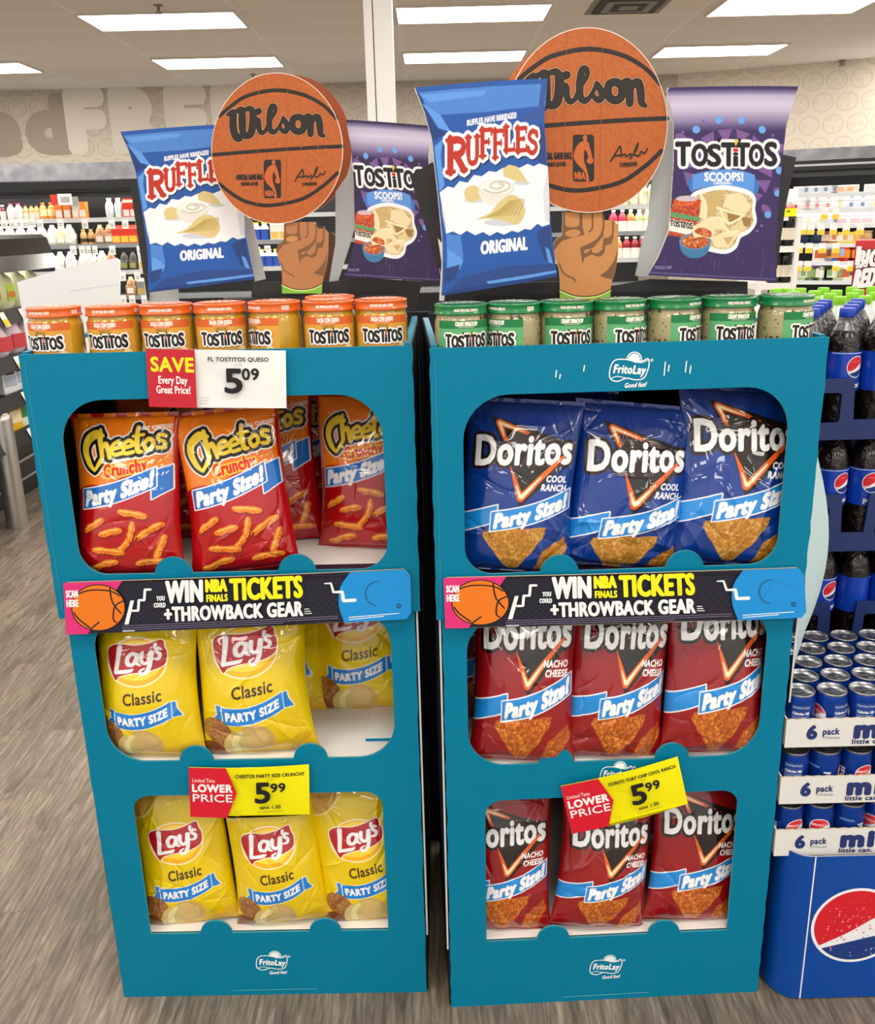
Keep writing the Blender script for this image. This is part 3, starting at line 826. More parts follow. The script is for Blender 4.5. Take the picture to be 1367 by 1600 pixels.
def rough(pts, amp, seed, n=6):
    R = random.Random(seed); out = []
    for i, a in enumerate(pts):
        b = pts[(i + 1) % len(pts)]
        for k in range(n):
            f = k / n; j = amp if k else amp * .3
            out.append((a[0] + (b[0] - a[0]) * f + R.uniform(-j, j), a[1] + (b[1] - a[1]) * f + R.uniform(-j, j)))
    return out

PW = film('#f4f4f6'); BLKF = film('#17130f')
def party_band(A, x0, y0, x1, y1, hgt, left_tail, right_tail, blue, edge=PW, fs=.90, curve=.10):
    """rising ribbon with 'Party Size!' on it"""
    def W(x, y):
        f = (np.asarray(x) - x0) / (x1 - x0); return x, y + y0 + (y1 - y0) * f - curve * np.sin(np.clip(f, 0, 1) * PI) * .35
    n = 14; top = [(x0 + (x1 - x0) * k / n, hgt) for k in range(n + 1)]; bot = [(x1 - (x1 - x0) * k / n, 0) for k in range(n + 1)]
    if left_tail:
        tl = [(x0 - left_tail, .06 + hgt * .98), (x0 + .05, .06 + hgt * .98), (x0 + .05, .08), (x0 - left_tail, .06)]
        A.poly(tl, blue, warp=W, line=.011, lm=edge)
    if right_tail:
        tl = [(x1 - .04, hgt * .86), (x1 + right_tail, hgt * .90), (x1 + right_tail, -.06), (x1 - .04, -.1)]
        A.poly(tl, blue, warp=W, line=.011, lm=edge)
    A.poly(top + bot, blue, warp=W, line=.011, lm=edge)
    A.text('Party Size!', (x0 + x1) / 2, hgt * .14, hgt * fs * .80, PW, bold=.095, slant=.10, width=(x1 - x0) * .90, warp=W)

def corn_art(bodyc, flavour, chipc, italic):
    """triangle-logo corn chip bag"""
    A = Art(); OG = film('#e0611c'); HOT = film('#fbe6b8'); TRI = film('#14100e'); BLU = film('#1588d8'); GL = film('#5a1712')
    t = [(-.24, 1.34), (.50, 1.12), (.02, .68)]
    A.poly([(-.31, 1.40), (.50, 1.19), (.50, 1.08), (.02, .60), (-.10, .92)], TRI)
    # glowing edges
    A.stroke([(-.235, 1.345), (.0, 1.275), (.22, 1.20)], [.030, .018, .003], OG); A.stroke([(-.235, 1.345), (-.17, 1.20), (-.12, 1.10)], [.030, .018, .004], OG)
    A.stroke([(-.23, 1.34), (.0, 1.272)], [.016, .003], HOT); A.stroke([(-.23, 1.34), (-.18, 1.22)], [.016, .003], HOT)
    A.text('Doritos', .02, .965, .255, PW, bold=.046, slant=.0, width=.90, outlines=((.120, GL), (.105, TRI)), warp=lambda x, y: (x, y + .06 * (np.asarray(x) + .4)))
    A.stroke([(.40, 1.07), (.22, .90), (.025, .69)], [.014, .024, .034], OG); A.stroke([(-.10, .96), (-.04, .83), (.02, .69)], [.004, .02, .034], OG)
    A.stroke([(.20, .88), (.03, .70)], [.006, .018], HOT); A.stroke([(-.03, .80), (.02, .70)], [.004, .016], HOT)
    for k, wd in enumerate(flavour): A.text(wd, .45, .845 - k * .078, .055, PW, bold=.05, align='R', xs=.85, slant=.12, res=2)
    c1, lo, hi = chipc
    chip_print(A, rough([(.29, .44), (.26, .34), (.03, .05), (-.03, .03), (-.09, .07), (-.31, .33), (-.29, .38)], .008, 4), c1, lo, hi, 3, 90)
    chip_print(A, rough([(.46, .36), (.50, .25), (.33, .0), (.17, .03), (.26, .22)], .008, 5), film('#b3731f') if italic else film('#b25514'), lo, hi, 6, 40)
    party_band(A, -.24, .38, .50, .62, .17, .36, 0, BLU)
    return A
ART_COOL = corn_art(0, ('COOL', 'RANCH'), (film('#c48a30', ('#b0752a', 60, 4, .35, .7)), film('#a4702a'), film('#d3a350')), True)
ART_NACHO = corn_art(0, ('NACHO', 'CHEESE'), (film('#c56c1c', ('#ae4f12', 60, 4, .35, .7)), film('#a2460f'), film('#d98a34')), False)
COOLB = film('#003488'); NACHOB = film('#900b12'); PUFFB = film('#b0040e'); LAYB = film('#e2c400')

def puff_art():
    A = Art(); OR = film('#ee7d0c'); YE = film('#f6d63c'); BK = film('#120d0a'); BL = film('#0f6cc4'); RD = film('#d6141c'); WH = PW
    A.poly([(-.5, .86)] + [(-.5 + k * .1, .84 + .20 * (k / 10) + .02 * math.sin(k * 1.3)) for k in range(11)] + [(.5, 1.6), (-.5, 1.6)], OR)
    # logo: fat rounded strokes, gold with black and white borders
    P = []
    def S(pts, w): P.append((spline(pts, 6), w))
    S([(-.17, 1.345), (-.25, 1.36), (-.34, 1.30), (-.37, 1.20), (-.33, 1.09), (-.27, 1.02)], [.016, .045, .04, .036, .03, .012])
    S([(-.27, 1.02), (-.21, 1.10), (-.17, 1.16)], [.012, .022, .016])
    S([(-.205, 1.40), (-.195, 1.28), (-.18, 1.14)], [.020, .028, .022]); S([(-.185, 1.22), (-.14, 1.27), (-.115, 1.22), (-.10, 1.14)], [.014, .024, .026, .02])
    def e_(x, y, k=1): S([(x - .045 * k, y + .005), (x + .04 * k, y + .03), (x + .005, y + .072), (x - .052 * k, y + .03), (x - .04 * k, y - .045), (x + .045 * k, y - .035)], .0185)
    e_(-.02, 1.215); e_(.095, 1.225)
    S([(.175, 1.42), (.172, 1.30), (.185, 1.20), (.225, 1.19)], [.018, .026, .024, .014]); S([(.135, 1.335), (.235, 1.35)], .015)
    S([(.285, 1.31), (.245, 1.26), (.275, 1.205), (.325, 1.235), (.318, 1.295), (.285, 1.31)], .020)
    S([(.435, 1.335), (.385, 1.345), (.37, 1.305), (.425, 1.275), (.425, 1.225), (.365, 1.225)], .018)
    A.strokes(P, YE, ((.047, WH), (.034, BK)))
    A.text('REAL CHEESE!', .34, 1.40, .034, WH, bold=.04, rot=.06, res=2, joints=False)
    A.text('Crunchy', .06, .985, .115, RD, bold=.07, width=.44, rot=.14, slant=.05, outlines=((.09, YE), ), warp=lambda x, y: (x, y))
    party_band(A, -.43, .66, .36, .86, .185, .0, .14, BL)
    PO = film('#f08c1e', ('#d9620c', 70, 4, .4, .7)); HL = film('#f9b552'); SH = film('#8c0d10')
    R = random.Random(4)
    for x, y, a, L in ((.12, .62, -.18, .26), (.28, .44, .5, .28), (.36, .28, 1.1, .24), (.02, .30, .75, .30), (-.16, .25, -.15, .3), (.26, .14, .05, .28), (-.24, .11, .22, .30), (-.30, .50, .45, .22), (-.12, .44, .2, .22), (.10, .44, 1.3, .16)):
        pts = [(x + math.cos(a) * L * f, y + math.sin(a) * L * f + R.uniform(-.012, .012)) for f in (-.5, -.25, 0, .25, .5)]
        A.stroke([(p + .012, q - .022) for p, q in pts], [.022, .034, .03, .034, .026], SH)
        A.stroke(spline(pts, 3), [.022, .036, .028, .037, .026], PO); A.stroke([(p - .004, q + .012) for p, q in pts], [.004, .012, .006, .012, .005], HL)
    A.text('CHEESE FLAVORED SNACKS', .28, .05, .022, film('#5f0a0c'), res=2, joints=False)
    return A
ART_PUFF = puff_art()

def lays_art():
    A = Art(); RD = film('#b3121c'); SUN = film('#f6b400'); SUN2 = film('#fbd43a'); CR = film('#f8efcf'); BL = film('#0f7fd6'); BR = film('#3a2208')
    # round gold sun and red banner of the printed logo
    cx, cy = -.03, 1.0
    A.poly(ellipse(cx, cy, .325, .285, 36), CR); A.poly(ellipse(cx, cy, .310, .270, 36), SUN); A.poly(ellipse(cx, cy + .02, .28, .23, 30), SUN2)
    ban = spline([(-.345, 1.06), (-.335, 1.16), (-.24, 1.20), (-.05, 1.19), (.10, 1.215), (.235, 1.255), (.262, 1.17), (.285, 1.10), (.26, .965), (.10, .895), (-.08, .875), (-.205, .84), (-.255, .795), (-.31, .92)], 5, True)
    A.poly(ban, RD, line=.012, lm=CR)
    P = []
    def S(pts, w): P.append((spline(pts, 6), w))
    S([(-.215, 1.165), (-.225, 1.05), (-.25, .885)], [.030, .026, .024]); S([(-.25, .885), (-.17, .895), (-.09, .905), (-.06, .925)], [.02, .022, .02, .008])
    S([(-.03, 1.09), (-.075, 1.10), (-.12, 1.05), (-.115, .985), (-.065, .975), (-.03, 1.03), (-.015, 1.09), (-.02, 1.0), (.02, .965)], [.02, .02, .024, .026, .02, .018, .022, .022, .008])
    S([(.035, 1.105), (.03, 1.03), (.055, .99), (.10, 1.01), (.125, 1.115)], [.024, .022, .02, .018, .024]); S([(.13, 1.115), (.115, .97), (.08, .885), (.03, .865), (.015, .90), (.06, .93)], [.024, .024, .022, .018, .014, .008])
    S([(.165, 1.20), (.155, 1.16)], [.020, .010]); S([(.225, 1.145), (.19, 1.16), (.175, 1.125), (.215, 1.085), (.205, 1.04), (.155, 1.035)], [.012, .018, .018, .02, .018, .010])
    A.strokes(P, PW)
    A.L = [(np.stack([t[..., 0], .765 + (t[..., 1] - .715) * .84], -1), m) for t, m in A.L]
    A.text('Classic', .02, .595, .115, BR, bold=.035, width=.40, warp=lambda x, y: (x, y + .10 * np.asarray(x) + .12 * np.asarray(x) ** 2))
    # ribbon
    def W(x, y): x = np.asarray(x); return x, y + .16 * x + .62 * x * x
    n = 12; x0, x1 = -.30, .31
    A.poly([(x0, .345), (x0 - .115, .355), (x0 - .05, .425), (x0 - .06, .515), (x0 + .05, .505)], BL, warp=W, line=.008, lm=CR)
    A.poly([(x1, .345), (x1 + .10, .29), (x1 + .055, .40), (x1 + .045, .475), (x1 - .05, .505)], BL, warp=W, line=.008, lm=CR)
    A.poly([(x0 + (x1 - x0) * k / n, .34) for k in range(n + 1)] + [(x1 - (x1 - x0) * k / n, .50) for k in range(n + 1)], BL, warp=W, line=.008, lm=CR)
    A.text('PARTY SIZE', 0.0, .382, .078, PW, bold=.07, width=.53, warp=W)
    # potatoes and slices
    PT = film('#a9763f', ('#8a5526', 14, 3, .4, .7)); SL = film('#e6d79a'); SL2 = film('#cdb872'); PL = film('#cba862'); GLD = film('#dcb21a')
    A.poly(spline([(-.5, -.02), (-.5, .12), (-.2, .14), (.2, .12), (.5, .18), (.5, -.02)], 4, True), GLD)
    n0 = len(A.L)
    A.poly(ellipse(-.36, .24, .15, .105, 22, rot=-.5), PT); A.poly(ellipse(-.42, .07, .13, .09, 20, rot=-.3), film('#7c4520'))
    A.poly(ellipse(-.02, .17, .165, .115, 24, rot=-.1), PL); A.poly(ellipse(-.04, .18, .13, .085, 20, rot=-.1), film('#d6b674'))
    for k in range(3): A.poly(spline([(-.30 + k * .065, .04), (-.31 + k * .065, .16), (-.22 + k * .065, .24), (-.19 + k * .065, .22), (-.245 + k * .065, .14), (-.235 + k * .065, .03)], 4, True), (SL2, SL, SL2)[k])
    A.L[n0:] = [(np.stack([t[..., 0] * 1.08 + .02, t[..., 1] * 1.25 - .03], -1), m) for t, m in A.L[n0:]]
    # big chip print near the top seal
    A.poly(spline([(-.5, 1.32), (-.34, 1.36), (-.2, 1.5), (-.25, 1.6), (-.5, 1.6)], 4, True), film('#c79a3c')); A.stroke(spline([(-.5, 1.30), (-.33, 1.345), (-.18, 1.5)], 5), .012, film('#efd77a'))
    A.poly(spline([(.5, 1.38), (.3, 1.44), (.2, 1.56), (.5, 1.6)], 4, True), film('#d8b030'))
    return A
ART_LAY = lays_art()

def bag(S, base, art, px_bot, px_top, wpx, level, t, seed, label, group, name='chip_bag', yaw=0, lean=.2, crush=1.0, dmin=.03, asp=None, shift=0, ys=1, name_cat='bag of chips'):
    """stand a bag on a shelf: bottom seal under px_bot on that shelf level, top seal towards px_top"""
    s, d, z = on_level(S, px_bot[0], px_bot[1], level)
    d = max(d, dmin)
    s = on_depth(S, px_bot[0], px_bot[1], d)[0]
    dist = (Vector((0, 0, CAMZ)) - at_z(px_bot[0], px_bot[1], level)).length
    # scale across at the bag's middle
    pm = ((px_bot[0] + px_top[0]) / 2, (px_bot[1] + px_top[1]) / 2)
    a = on_depth(S, pm[0] - wpx / 2, pm[1], d); b = on_depth(S, pm[0] + wpx / 2, pm[1], d); w = abs(b[0] - a[0])
    top = on_depth(S, px_top[0], px_top[1], d + lean * .25)
    h = (Vector((top[0], d + lean * .25, top[2])) - Vector((s, d, level))).length
    if asp: h = w * asp
    roll = math.atan2(top[0] - s, top[2] - level)
    fine = d < .1
    B = Bag(w / .93, h, t, seed, 240 if fine else 120, 360 if fine else 180, crush=crush)
    o = B.mesh(base, art, name, shift, ys)
    x, y, ang = S
    ax, ay = Vector((math.cos(ang), math.sin(ang), 0)), Vector((-math.sin(ang), math.cos(ang), 0))
    o.location = Vector((x, y, level + .001)) + ax * s + ay * d
    o.rotation_euler = (Matrix.Rotation(ang + yaw, 3, 'Z') @ Matrix.Rotation(roll, 3, 'Y') @ Matrix.Rotation(-lean, 3, 'X')).to_euler()
    tag(o, label, name_cat, group)
    return o
G1, G2, G3, G4, G5 = 'orange and red puff bags on the top shelf', 'yellow chip bags on the middle shelf', 'yellow chip bags on the bottom shelf', 'blue corn chip bags on the top shelf', 'dark red corn chip bags'
LV = SHELF
# cheese puffs, upper left
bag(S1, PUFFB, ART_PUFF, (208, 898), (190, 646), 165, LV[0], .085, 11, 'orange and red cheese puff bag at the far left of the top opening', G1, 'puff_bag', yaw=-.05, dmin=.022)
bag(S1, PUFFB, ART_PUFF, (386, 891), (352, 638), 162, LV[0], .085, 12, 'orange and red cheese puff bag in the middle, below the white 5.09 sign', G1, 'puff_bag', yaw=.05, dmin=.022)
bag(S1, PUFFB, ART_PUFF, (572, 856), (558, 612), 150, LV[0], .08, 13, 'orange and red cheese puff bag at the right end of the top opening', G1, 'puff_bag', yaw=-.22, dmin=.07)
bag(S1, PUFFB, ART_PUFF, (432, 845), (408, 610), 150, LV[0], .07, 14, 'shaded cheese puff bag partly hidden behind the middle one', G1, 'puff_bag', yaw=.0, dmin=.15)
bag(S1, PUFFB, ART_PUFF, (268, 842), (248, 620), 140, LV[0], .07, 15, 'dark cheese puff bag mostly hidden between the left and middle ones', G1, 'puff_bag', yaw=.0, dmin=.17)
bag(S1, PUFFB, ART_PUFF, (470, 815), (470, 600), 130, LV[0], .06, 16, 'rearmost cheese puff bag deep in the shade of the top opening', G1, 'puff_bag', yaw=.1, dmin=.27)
# potato chips, middle left
bag(S1, LAYB, ART_LAY, (240, 1180), (222, 935), 160, LV[1], .09, 21, 'yellow potato chip bag at the left of the middle opening', G2, 'chip_bag', yaw=-.06, dmin=.022)
bag(S1, LAYB, ART_LAY, (410, 1174), (385, 935), 170, LV[1], .09, 22, 'yellow potato chip bag in the centre of the middle opening', G2, 'chip_bag', yaw=.04, dmin=.022)
bag(S1, LAYB, ART_LAY, (572, 1108), (550, 890), 150, LV[1], .08, 23, 'yellow potato chip bag set back at the right of the middle opening', G2, 'chip_bag', yaw=-.08, dmin=.12)
bag(S1, LAYB, ART_LAY, (440, 1120), (428, 900), 140, LV[1], .08, 24, 'shaded yellow chip bag behind the centre one of the middle opening', G2, 'chip_bag', yaw=.1, dmin=.17, crush=1.3)
# potato chips, bottom left
bag(S1, LAYB, ART_LAY, (304, 1452), (270, 1212), 142, LV[2], .062, 31, 'yellow potato chip bag at the left of the bottom opening', G3, 'chip_bag', yaw=.06, dmin=.036)
bag(S1, LAYB, ART_LAY, (444, 1440), (418, 1215), 140, LV[2], .09, 32, 'yellow potato chip bag in the centre of the bottom opening under the sign', G3, 'chip_bag', yaw=.05, dmin=.022)
bag(S1, LAYB, ART_LAY, (584, 1446), (552, 1212), 142, LV[2], .062, 33, 'yellow potato chip bag cut off by the right edge of the bottom opening', G3, 'chip_bag', yaw=.04, dmin=.036)
# cool blue, upper right
bag(S2, COOLB, ART_COOL, (802, 893), (814, 624), 175, LV[0], .085, 41, 'blue corn chip bag at the left of the top opening', G4, 'corn_chip_bag', yaw=-.1, dmin=.03)
bag(S2, COOLB, ART_COOL, (968, 886), (992, 630), 178, LV[0], .085, 42, 'blue corn chip bag standing lower in the middle of the top opening', G4, 'corn_chip_bag', yaw=-.05, dmin=.022, crush=1.4, shift=.12)
bag(S2, COOLB, ART_COOL, (1136, 882), (1160, 606), 184, LV[0], .085, 43, 'blue corn chip bag at the right of the top opening', G4, 'corn_chip_bag', yaw=-.04, dmin=.022)
bag(S2, COOLB, ART_COOL, (880, 842), (890, 610), 150, LV[0], .07, 44, 'shaded blue corn chip bag behind the left and middle ones', G4, 'corn_chip_bag', yaw=.0, dmin=.17)
# nacho, middle right
bag(S2, NACHOB, ART_NACHO, (812, 1188), (822, 925), 158, LV[1], .09, 51, 'dark red corn chip bag at the left of the middle opening', G5, 'corn_chip_bag', yaw=-.10, dmin=.022, ys=1.22)
bag(S2, NACHOB, ART_NACHO, (952, 1192), (982, 925), 152, LV[1], .09, 52, 'dark red corn chip bag in the centre of the middle opening', G5, 'corn_chip_bag', yaw=.02, dmin=.022, crush=1.3, ys=1.22)
bag(S2, NACHOB, ART_NACHO, (1110, 1180), (1132, 915), 158, LV[1], .09, 53, 'dark red corn chip bag at the right of the middle opening', G5, 'corn_chip_bag', yaw=.05, dmin=.022, ys=1.22)
bag(S2, NACHOB, ART_NACHO, (768, 1140), (775, 920), 140, LV[1], .07, 54, 'shaded red corn chip bag behind the left one of the middle opening', G5, 'corn_chip_bag', dmin=.17, ys=1.22)
# nacho, bottom right
bag(S2, NACHOB, ART_NACHO, (788, 1462), (785, 1215), 142, LV[2], .062, 61, 'dark red corn chip bag cut by the left edge of the bottom opening', G5, 'corn_chip_bag', yaw=-.06, dmin=.036, ys=1.07)
bag(S2, NACHOB, ART_NACHO, (932, 1448), (955, 1215), 140, LV[2], .09, 62, 'dark red corn chip bag under the tilted yellow sign in the bottom opening', G5, 'corn_chip_bag', yaw=.0, dmin=.022, crush=1.2, ys=1.07)
bag(S2, NACHOB, ART_NACHO, (1076, 1444), (1104, 1200), 144, LV[2], .062, 63, 'dark red corn chip bag at the right of the bottom opening', G5, 'corn_chip_bag', yaw=.03, dmin=.036, ys=1.07)
bag(S2, NACHOB, ART_NACHO, (1010, 1405), (1018, 1215), 125, LV[2], .07, 64, 'shaded red corn chip bag behind the two right ones of the bottom opening', G5, 'corn_chip_bag', dmin=.18, ys=1.07)
# ================================================================== DIP JARS IN THE TOP TRAYS
def tostitos(A, x, y, h, w, m, out, outw=.10, warp=None):
    """bouncing wordmark: two T's raise their arms around a dotted i"""
    L = [('T', .0, .0, 1.0), ('O', .155, -.02, .92), ('S', .295, -.03, .92), ('T', .435, -.02, .98), ('i', .505, -.04, .62), ('T', .575, -.02, .98), ('O', .715, -.02, .92), ('S', .865, .0, 1.0)]
    for k in range(2 if out else 1):
        t = Art()
        for ch, px, dy, s in L:
            wd = {'T': .135, 'O': .15, 'S': .125, 'i': .045}[ch]
            X = x + (px - .43) * w
            if k == 0 and out: t.text(ch, X, y + dy * h, h * s, out, bold=outw + .10, width=wd * w, warp=warp)
            else: t.text(ch, X, y + dy * h, h * s, m, bold=.06, width=wd * w * .93, warp=warp)
        A.tri(np.concatenate([q for q, _ in t.L]), out if (k == 0 and out) else m)
    for dx in (-.125, .075): A.poly(ellipse(x + dx * w + .035 * w, y + h * 1.10, .020 * w, .10 * h, 10), m, warp=warp)
    A.poly([(x + .055 * w, y + h * 1.12), (x + .105 * w, y + h * 1.12), (x + .075 * w, y + h * .82)], ink('#e9c23a'), warp=warp)
    A.poly(ellipse(x + .075 * w, y + .66 * h, .030 * w, .09 * h, 12), ink('#d8261c'), warp=warp)

def make_jar(body, lid, lid2, lab, lab2, name1, lidtext, seed):
    root = thing('dip_jar', 'x', 'jar')
    R = .0405
    m = MB(); m.lathe([(.030, 0), (.036, .001), (.0385, .006), (R, .012), (R, .094), (.0402, .098), (.0388, .102), (.0378, .105), (.0378, .110)], body, 48); m.build('glass_body', root)
    l = MB(); l.lathe([(.0395, .1085), (.0412, .109), (.0414, .111), (.0400, .1125), (.0400, .1195), (.0408, .121), (.0404, .1232), (.037, .124), (.035, .1232), (.0, .1235)], lid, 48, cap1=False)
    A = Art(); A.words(lidtext, 0, .1140, .0040, ink('#f6efe4'), bold=.05, width=.036)
    A.poly([(.052, .1130), (.064, .1130), (.064, .1185), (.052, .1185)], ink('#f6efe4')); A.words('MEDIUM' if 'MILK' in lidtext else 'MILD', .058, .1143, .0034, ink('#1b1b1b'), width=.009)
    def cyl(r):
        def f(x, y):
            a = np.asarray(x) / r - PI / 2
            return np.stack([r * np.cos(a), r * np.sin(a), y], 1), np.stack([np.cos(a), np.sin(a), 0 * a], 1)
        return f
    lay(A, l, cyl(.04005), L=.004, e0=1.5e-4, de=4e-5)
    T = Art(); T.poly(ellipse(0, 0, .034, .034, 40), lid2); tostitos(T, 0, .002, .012, .048, ink('#f4f2ee'), None); T.words('SAVOR THE FLAVOR', 0, -.013, .005, ink('#f4f2ee'), width=.035)
    for k in range(16):
        a = 2 * PI * k / 16; T.poly([(.030 * math.cos(a - .06), .030 * math.sin(a - .06)), (.030 * math.cos(a + .06), .030 * math.sin(a + .06)), (.021 * math.cos(a), .021 * math.sin(a))], ink('#f4f2ee'))
    lay(T, l, flat_fn((0, 0, .1240), (1, 0, 0), (0, 1, 0), (0, 0, 1)), e0=2e-4, de=5e-5)
    l.build('lid', root)
    b = MB(); A = Art(); hw = .046
    A.poly([(-hw, .020), (hw, .020), (hw, .101), (-hw, .101)], lab); A.poly([(-hw, .0895), (hw, .0895), (hw, .101), (-hw, .101)], lab2)
    A.text(name1, 0, .0932, .0062, ink('#f6f2e6'), bold=.06, width=.034, res=2, joints=False); A.words('MADE WITH REAL INGREDIENTS', 0, .0905, .002, ink('#f6f2e6'), width=.024)
    if 'QUESO' in name1:
        A.poly([(-.010, .0838), (.010, .0838), (.010, .0885), (-.010, .0885)], ink('#5c3a10')); A.poly([(-.0095, .0843), (.0095, .0843), (.0095, .088), (-.0095, .088)], ink('#e7b13c')); A.words('MEDIUM', 0, .0849, .0026, ink('#1b1208'), bold=.05, width=.015)
    Rn = random.Random(seed)
    for k in range(26):
        x, y = Rn.uniform(-.042, .042), Rn.uniform(.022, .085); q = Rn.uniform(.0006, .0016)
        A.poly([(x - q, y), (x + q, y + q * .4), (x, y + q * 1.6)], ink('#e9972a') if 'QUESO' in name1 else ink('#2f8a4a'))
    A.poly(spline([(.020, .024), (.018, .045), (.030, .060), (.040, .050), (.040, .026)], 4, True), ink('#f0d9a2')); A.poly(spline([(-.044, .024), (-.044, .05), (-.034, .058), (-.028, .03)], 4, True), ink('#9cb84a'))
    tostitos(A, 0, .0625, .0185, .064, ink('#16131a'), ink('#f4f1ec'))
    A.words('NET WT 15 OZ', 0, .028, .003, ink('#4a3414'), width=.022)
    lay(A, b, cyl(R), L=.004, e0=2e-4, de=4e-5); b.build('label', root)
    return root
QUESO = mat('#c89d2a', .16, coat=1.0, noise=('#ba8e1e', 40, 3, .4, .7)); SPIN = mat('#a89c74', .16, coat=1.0, noise=('#3e4426', 120, 2, .60, .66))
jar_q = make_jar(QUESO, mat('#d9621c', .3, coat=.5), mat('#d65c16', .4), mat('#dda23c', .45), mat('#d9662c', .45), 'SALSA CON QUESO', 'MADE WITH REAL MILK & CHEESE', 3)
jar_s = make_jar(SPIN, mat('#0d7a42', .3, coat=.5), mat('#0c6c3b', .4), mat('#5fae74', .45), mat('#1a7a45', .45), 'CREAMY SPINACH DIP', 'MADE WITH REAL SPINACH', 4)
def put_jars(src, S, px_list, yaws, desc, group):
    x0, y0, a0 = S; ax, ay = Vector((math.cos(a0), math.sin(a0), 0)), Vector((-math.sin(a0), math.cos(a0), 0)); n = len(px_list)
    for i, ((px, d), yw) in enumerate(zip(px_list, yaws)):
        s = on_depth(S, px, 478, d)[0]
        P = Vector((x0, y0, TRAY[S is S2] + .0005)) + ax * s + ay * d
        o = src if i == 0 else dup(src, P)
        o.location = P; o.rotation_euler = (0, 0, a0 + math.radians(yw)); o['label'] = desc[i]; o['group'] = group
qd = [('leftmost' if i == 0 else 'rightmost' if i == 6 else ORD[i]) for i in range(7)]
put_jars(jar_q, S1, [(83, .052), (175, .054), (259, .055), (343, .056), (428, .055), (513, .052), (595, .053), (516, .142)], [-14, -3, 2, 12, -48, 4, 5, 160],
         ['%s orange-lidded queso jar of the front row on the left stand' % (q if i in (0, 6) else q + ' from left') for i, q in enumerate(qd)] + ['orange-lidded queso jar standing alone in the second row'], 'orange-lidded queso jars')
put_jars(jar_s, S2, [(720, .052), (803, .052), (885, .053), (968, .053), (1053, .052), (1138, .053), (1228, .050)], [8, -52, 4, 26, 44, 6, 40],
         ['%s green-lidded spinach dip jar on the right stand' % (q if i in (0, 6) else q + ' from left') for i, q in enumerate(qd)], 'green-lidded spinach dip jars')

# ================================================================== PRINTED CARDBOARD HEADERS
def quad_map(q):
    """unit square -> photo point, from corners tl tr br bl"""
    tl, tr, br, bl = [np.array(p, float) for p in q]
    return lambda x, y: np.outer((1 - x) * (1 - y), bl) + np.outer(x * (1 - y), br) + np.outer(x * y, tr) + np.outer((1 - x) * y, tl)
def unit_of(q, pts):
    f = quad_map(q); p = np.array(pts, float); u = np.full_like(p, .5)
    for _ in range(8):
        g = lambda u: f(u[:, 0], u[:, 1])
        r = g(u) - p; jx = (g(u + [1e-4, 0]) - g(u)) / 1e-4; jy = (g(u + [0, 1e-4]) - g(u)) / 1e-4
        det = jx[:, 0] * jy[:, 1] - jx[:, 1] * jy[:, 0]
        u = u - np.stack([(r[:, 0] * jy[:, 1] - r[:, 1] * jy[:, 0]) / det, (jx[:, 0] * r[:, 1] - jx[:, 1] * r[:, 0]) / det], 1)
    return [tuple(k) for k in u]
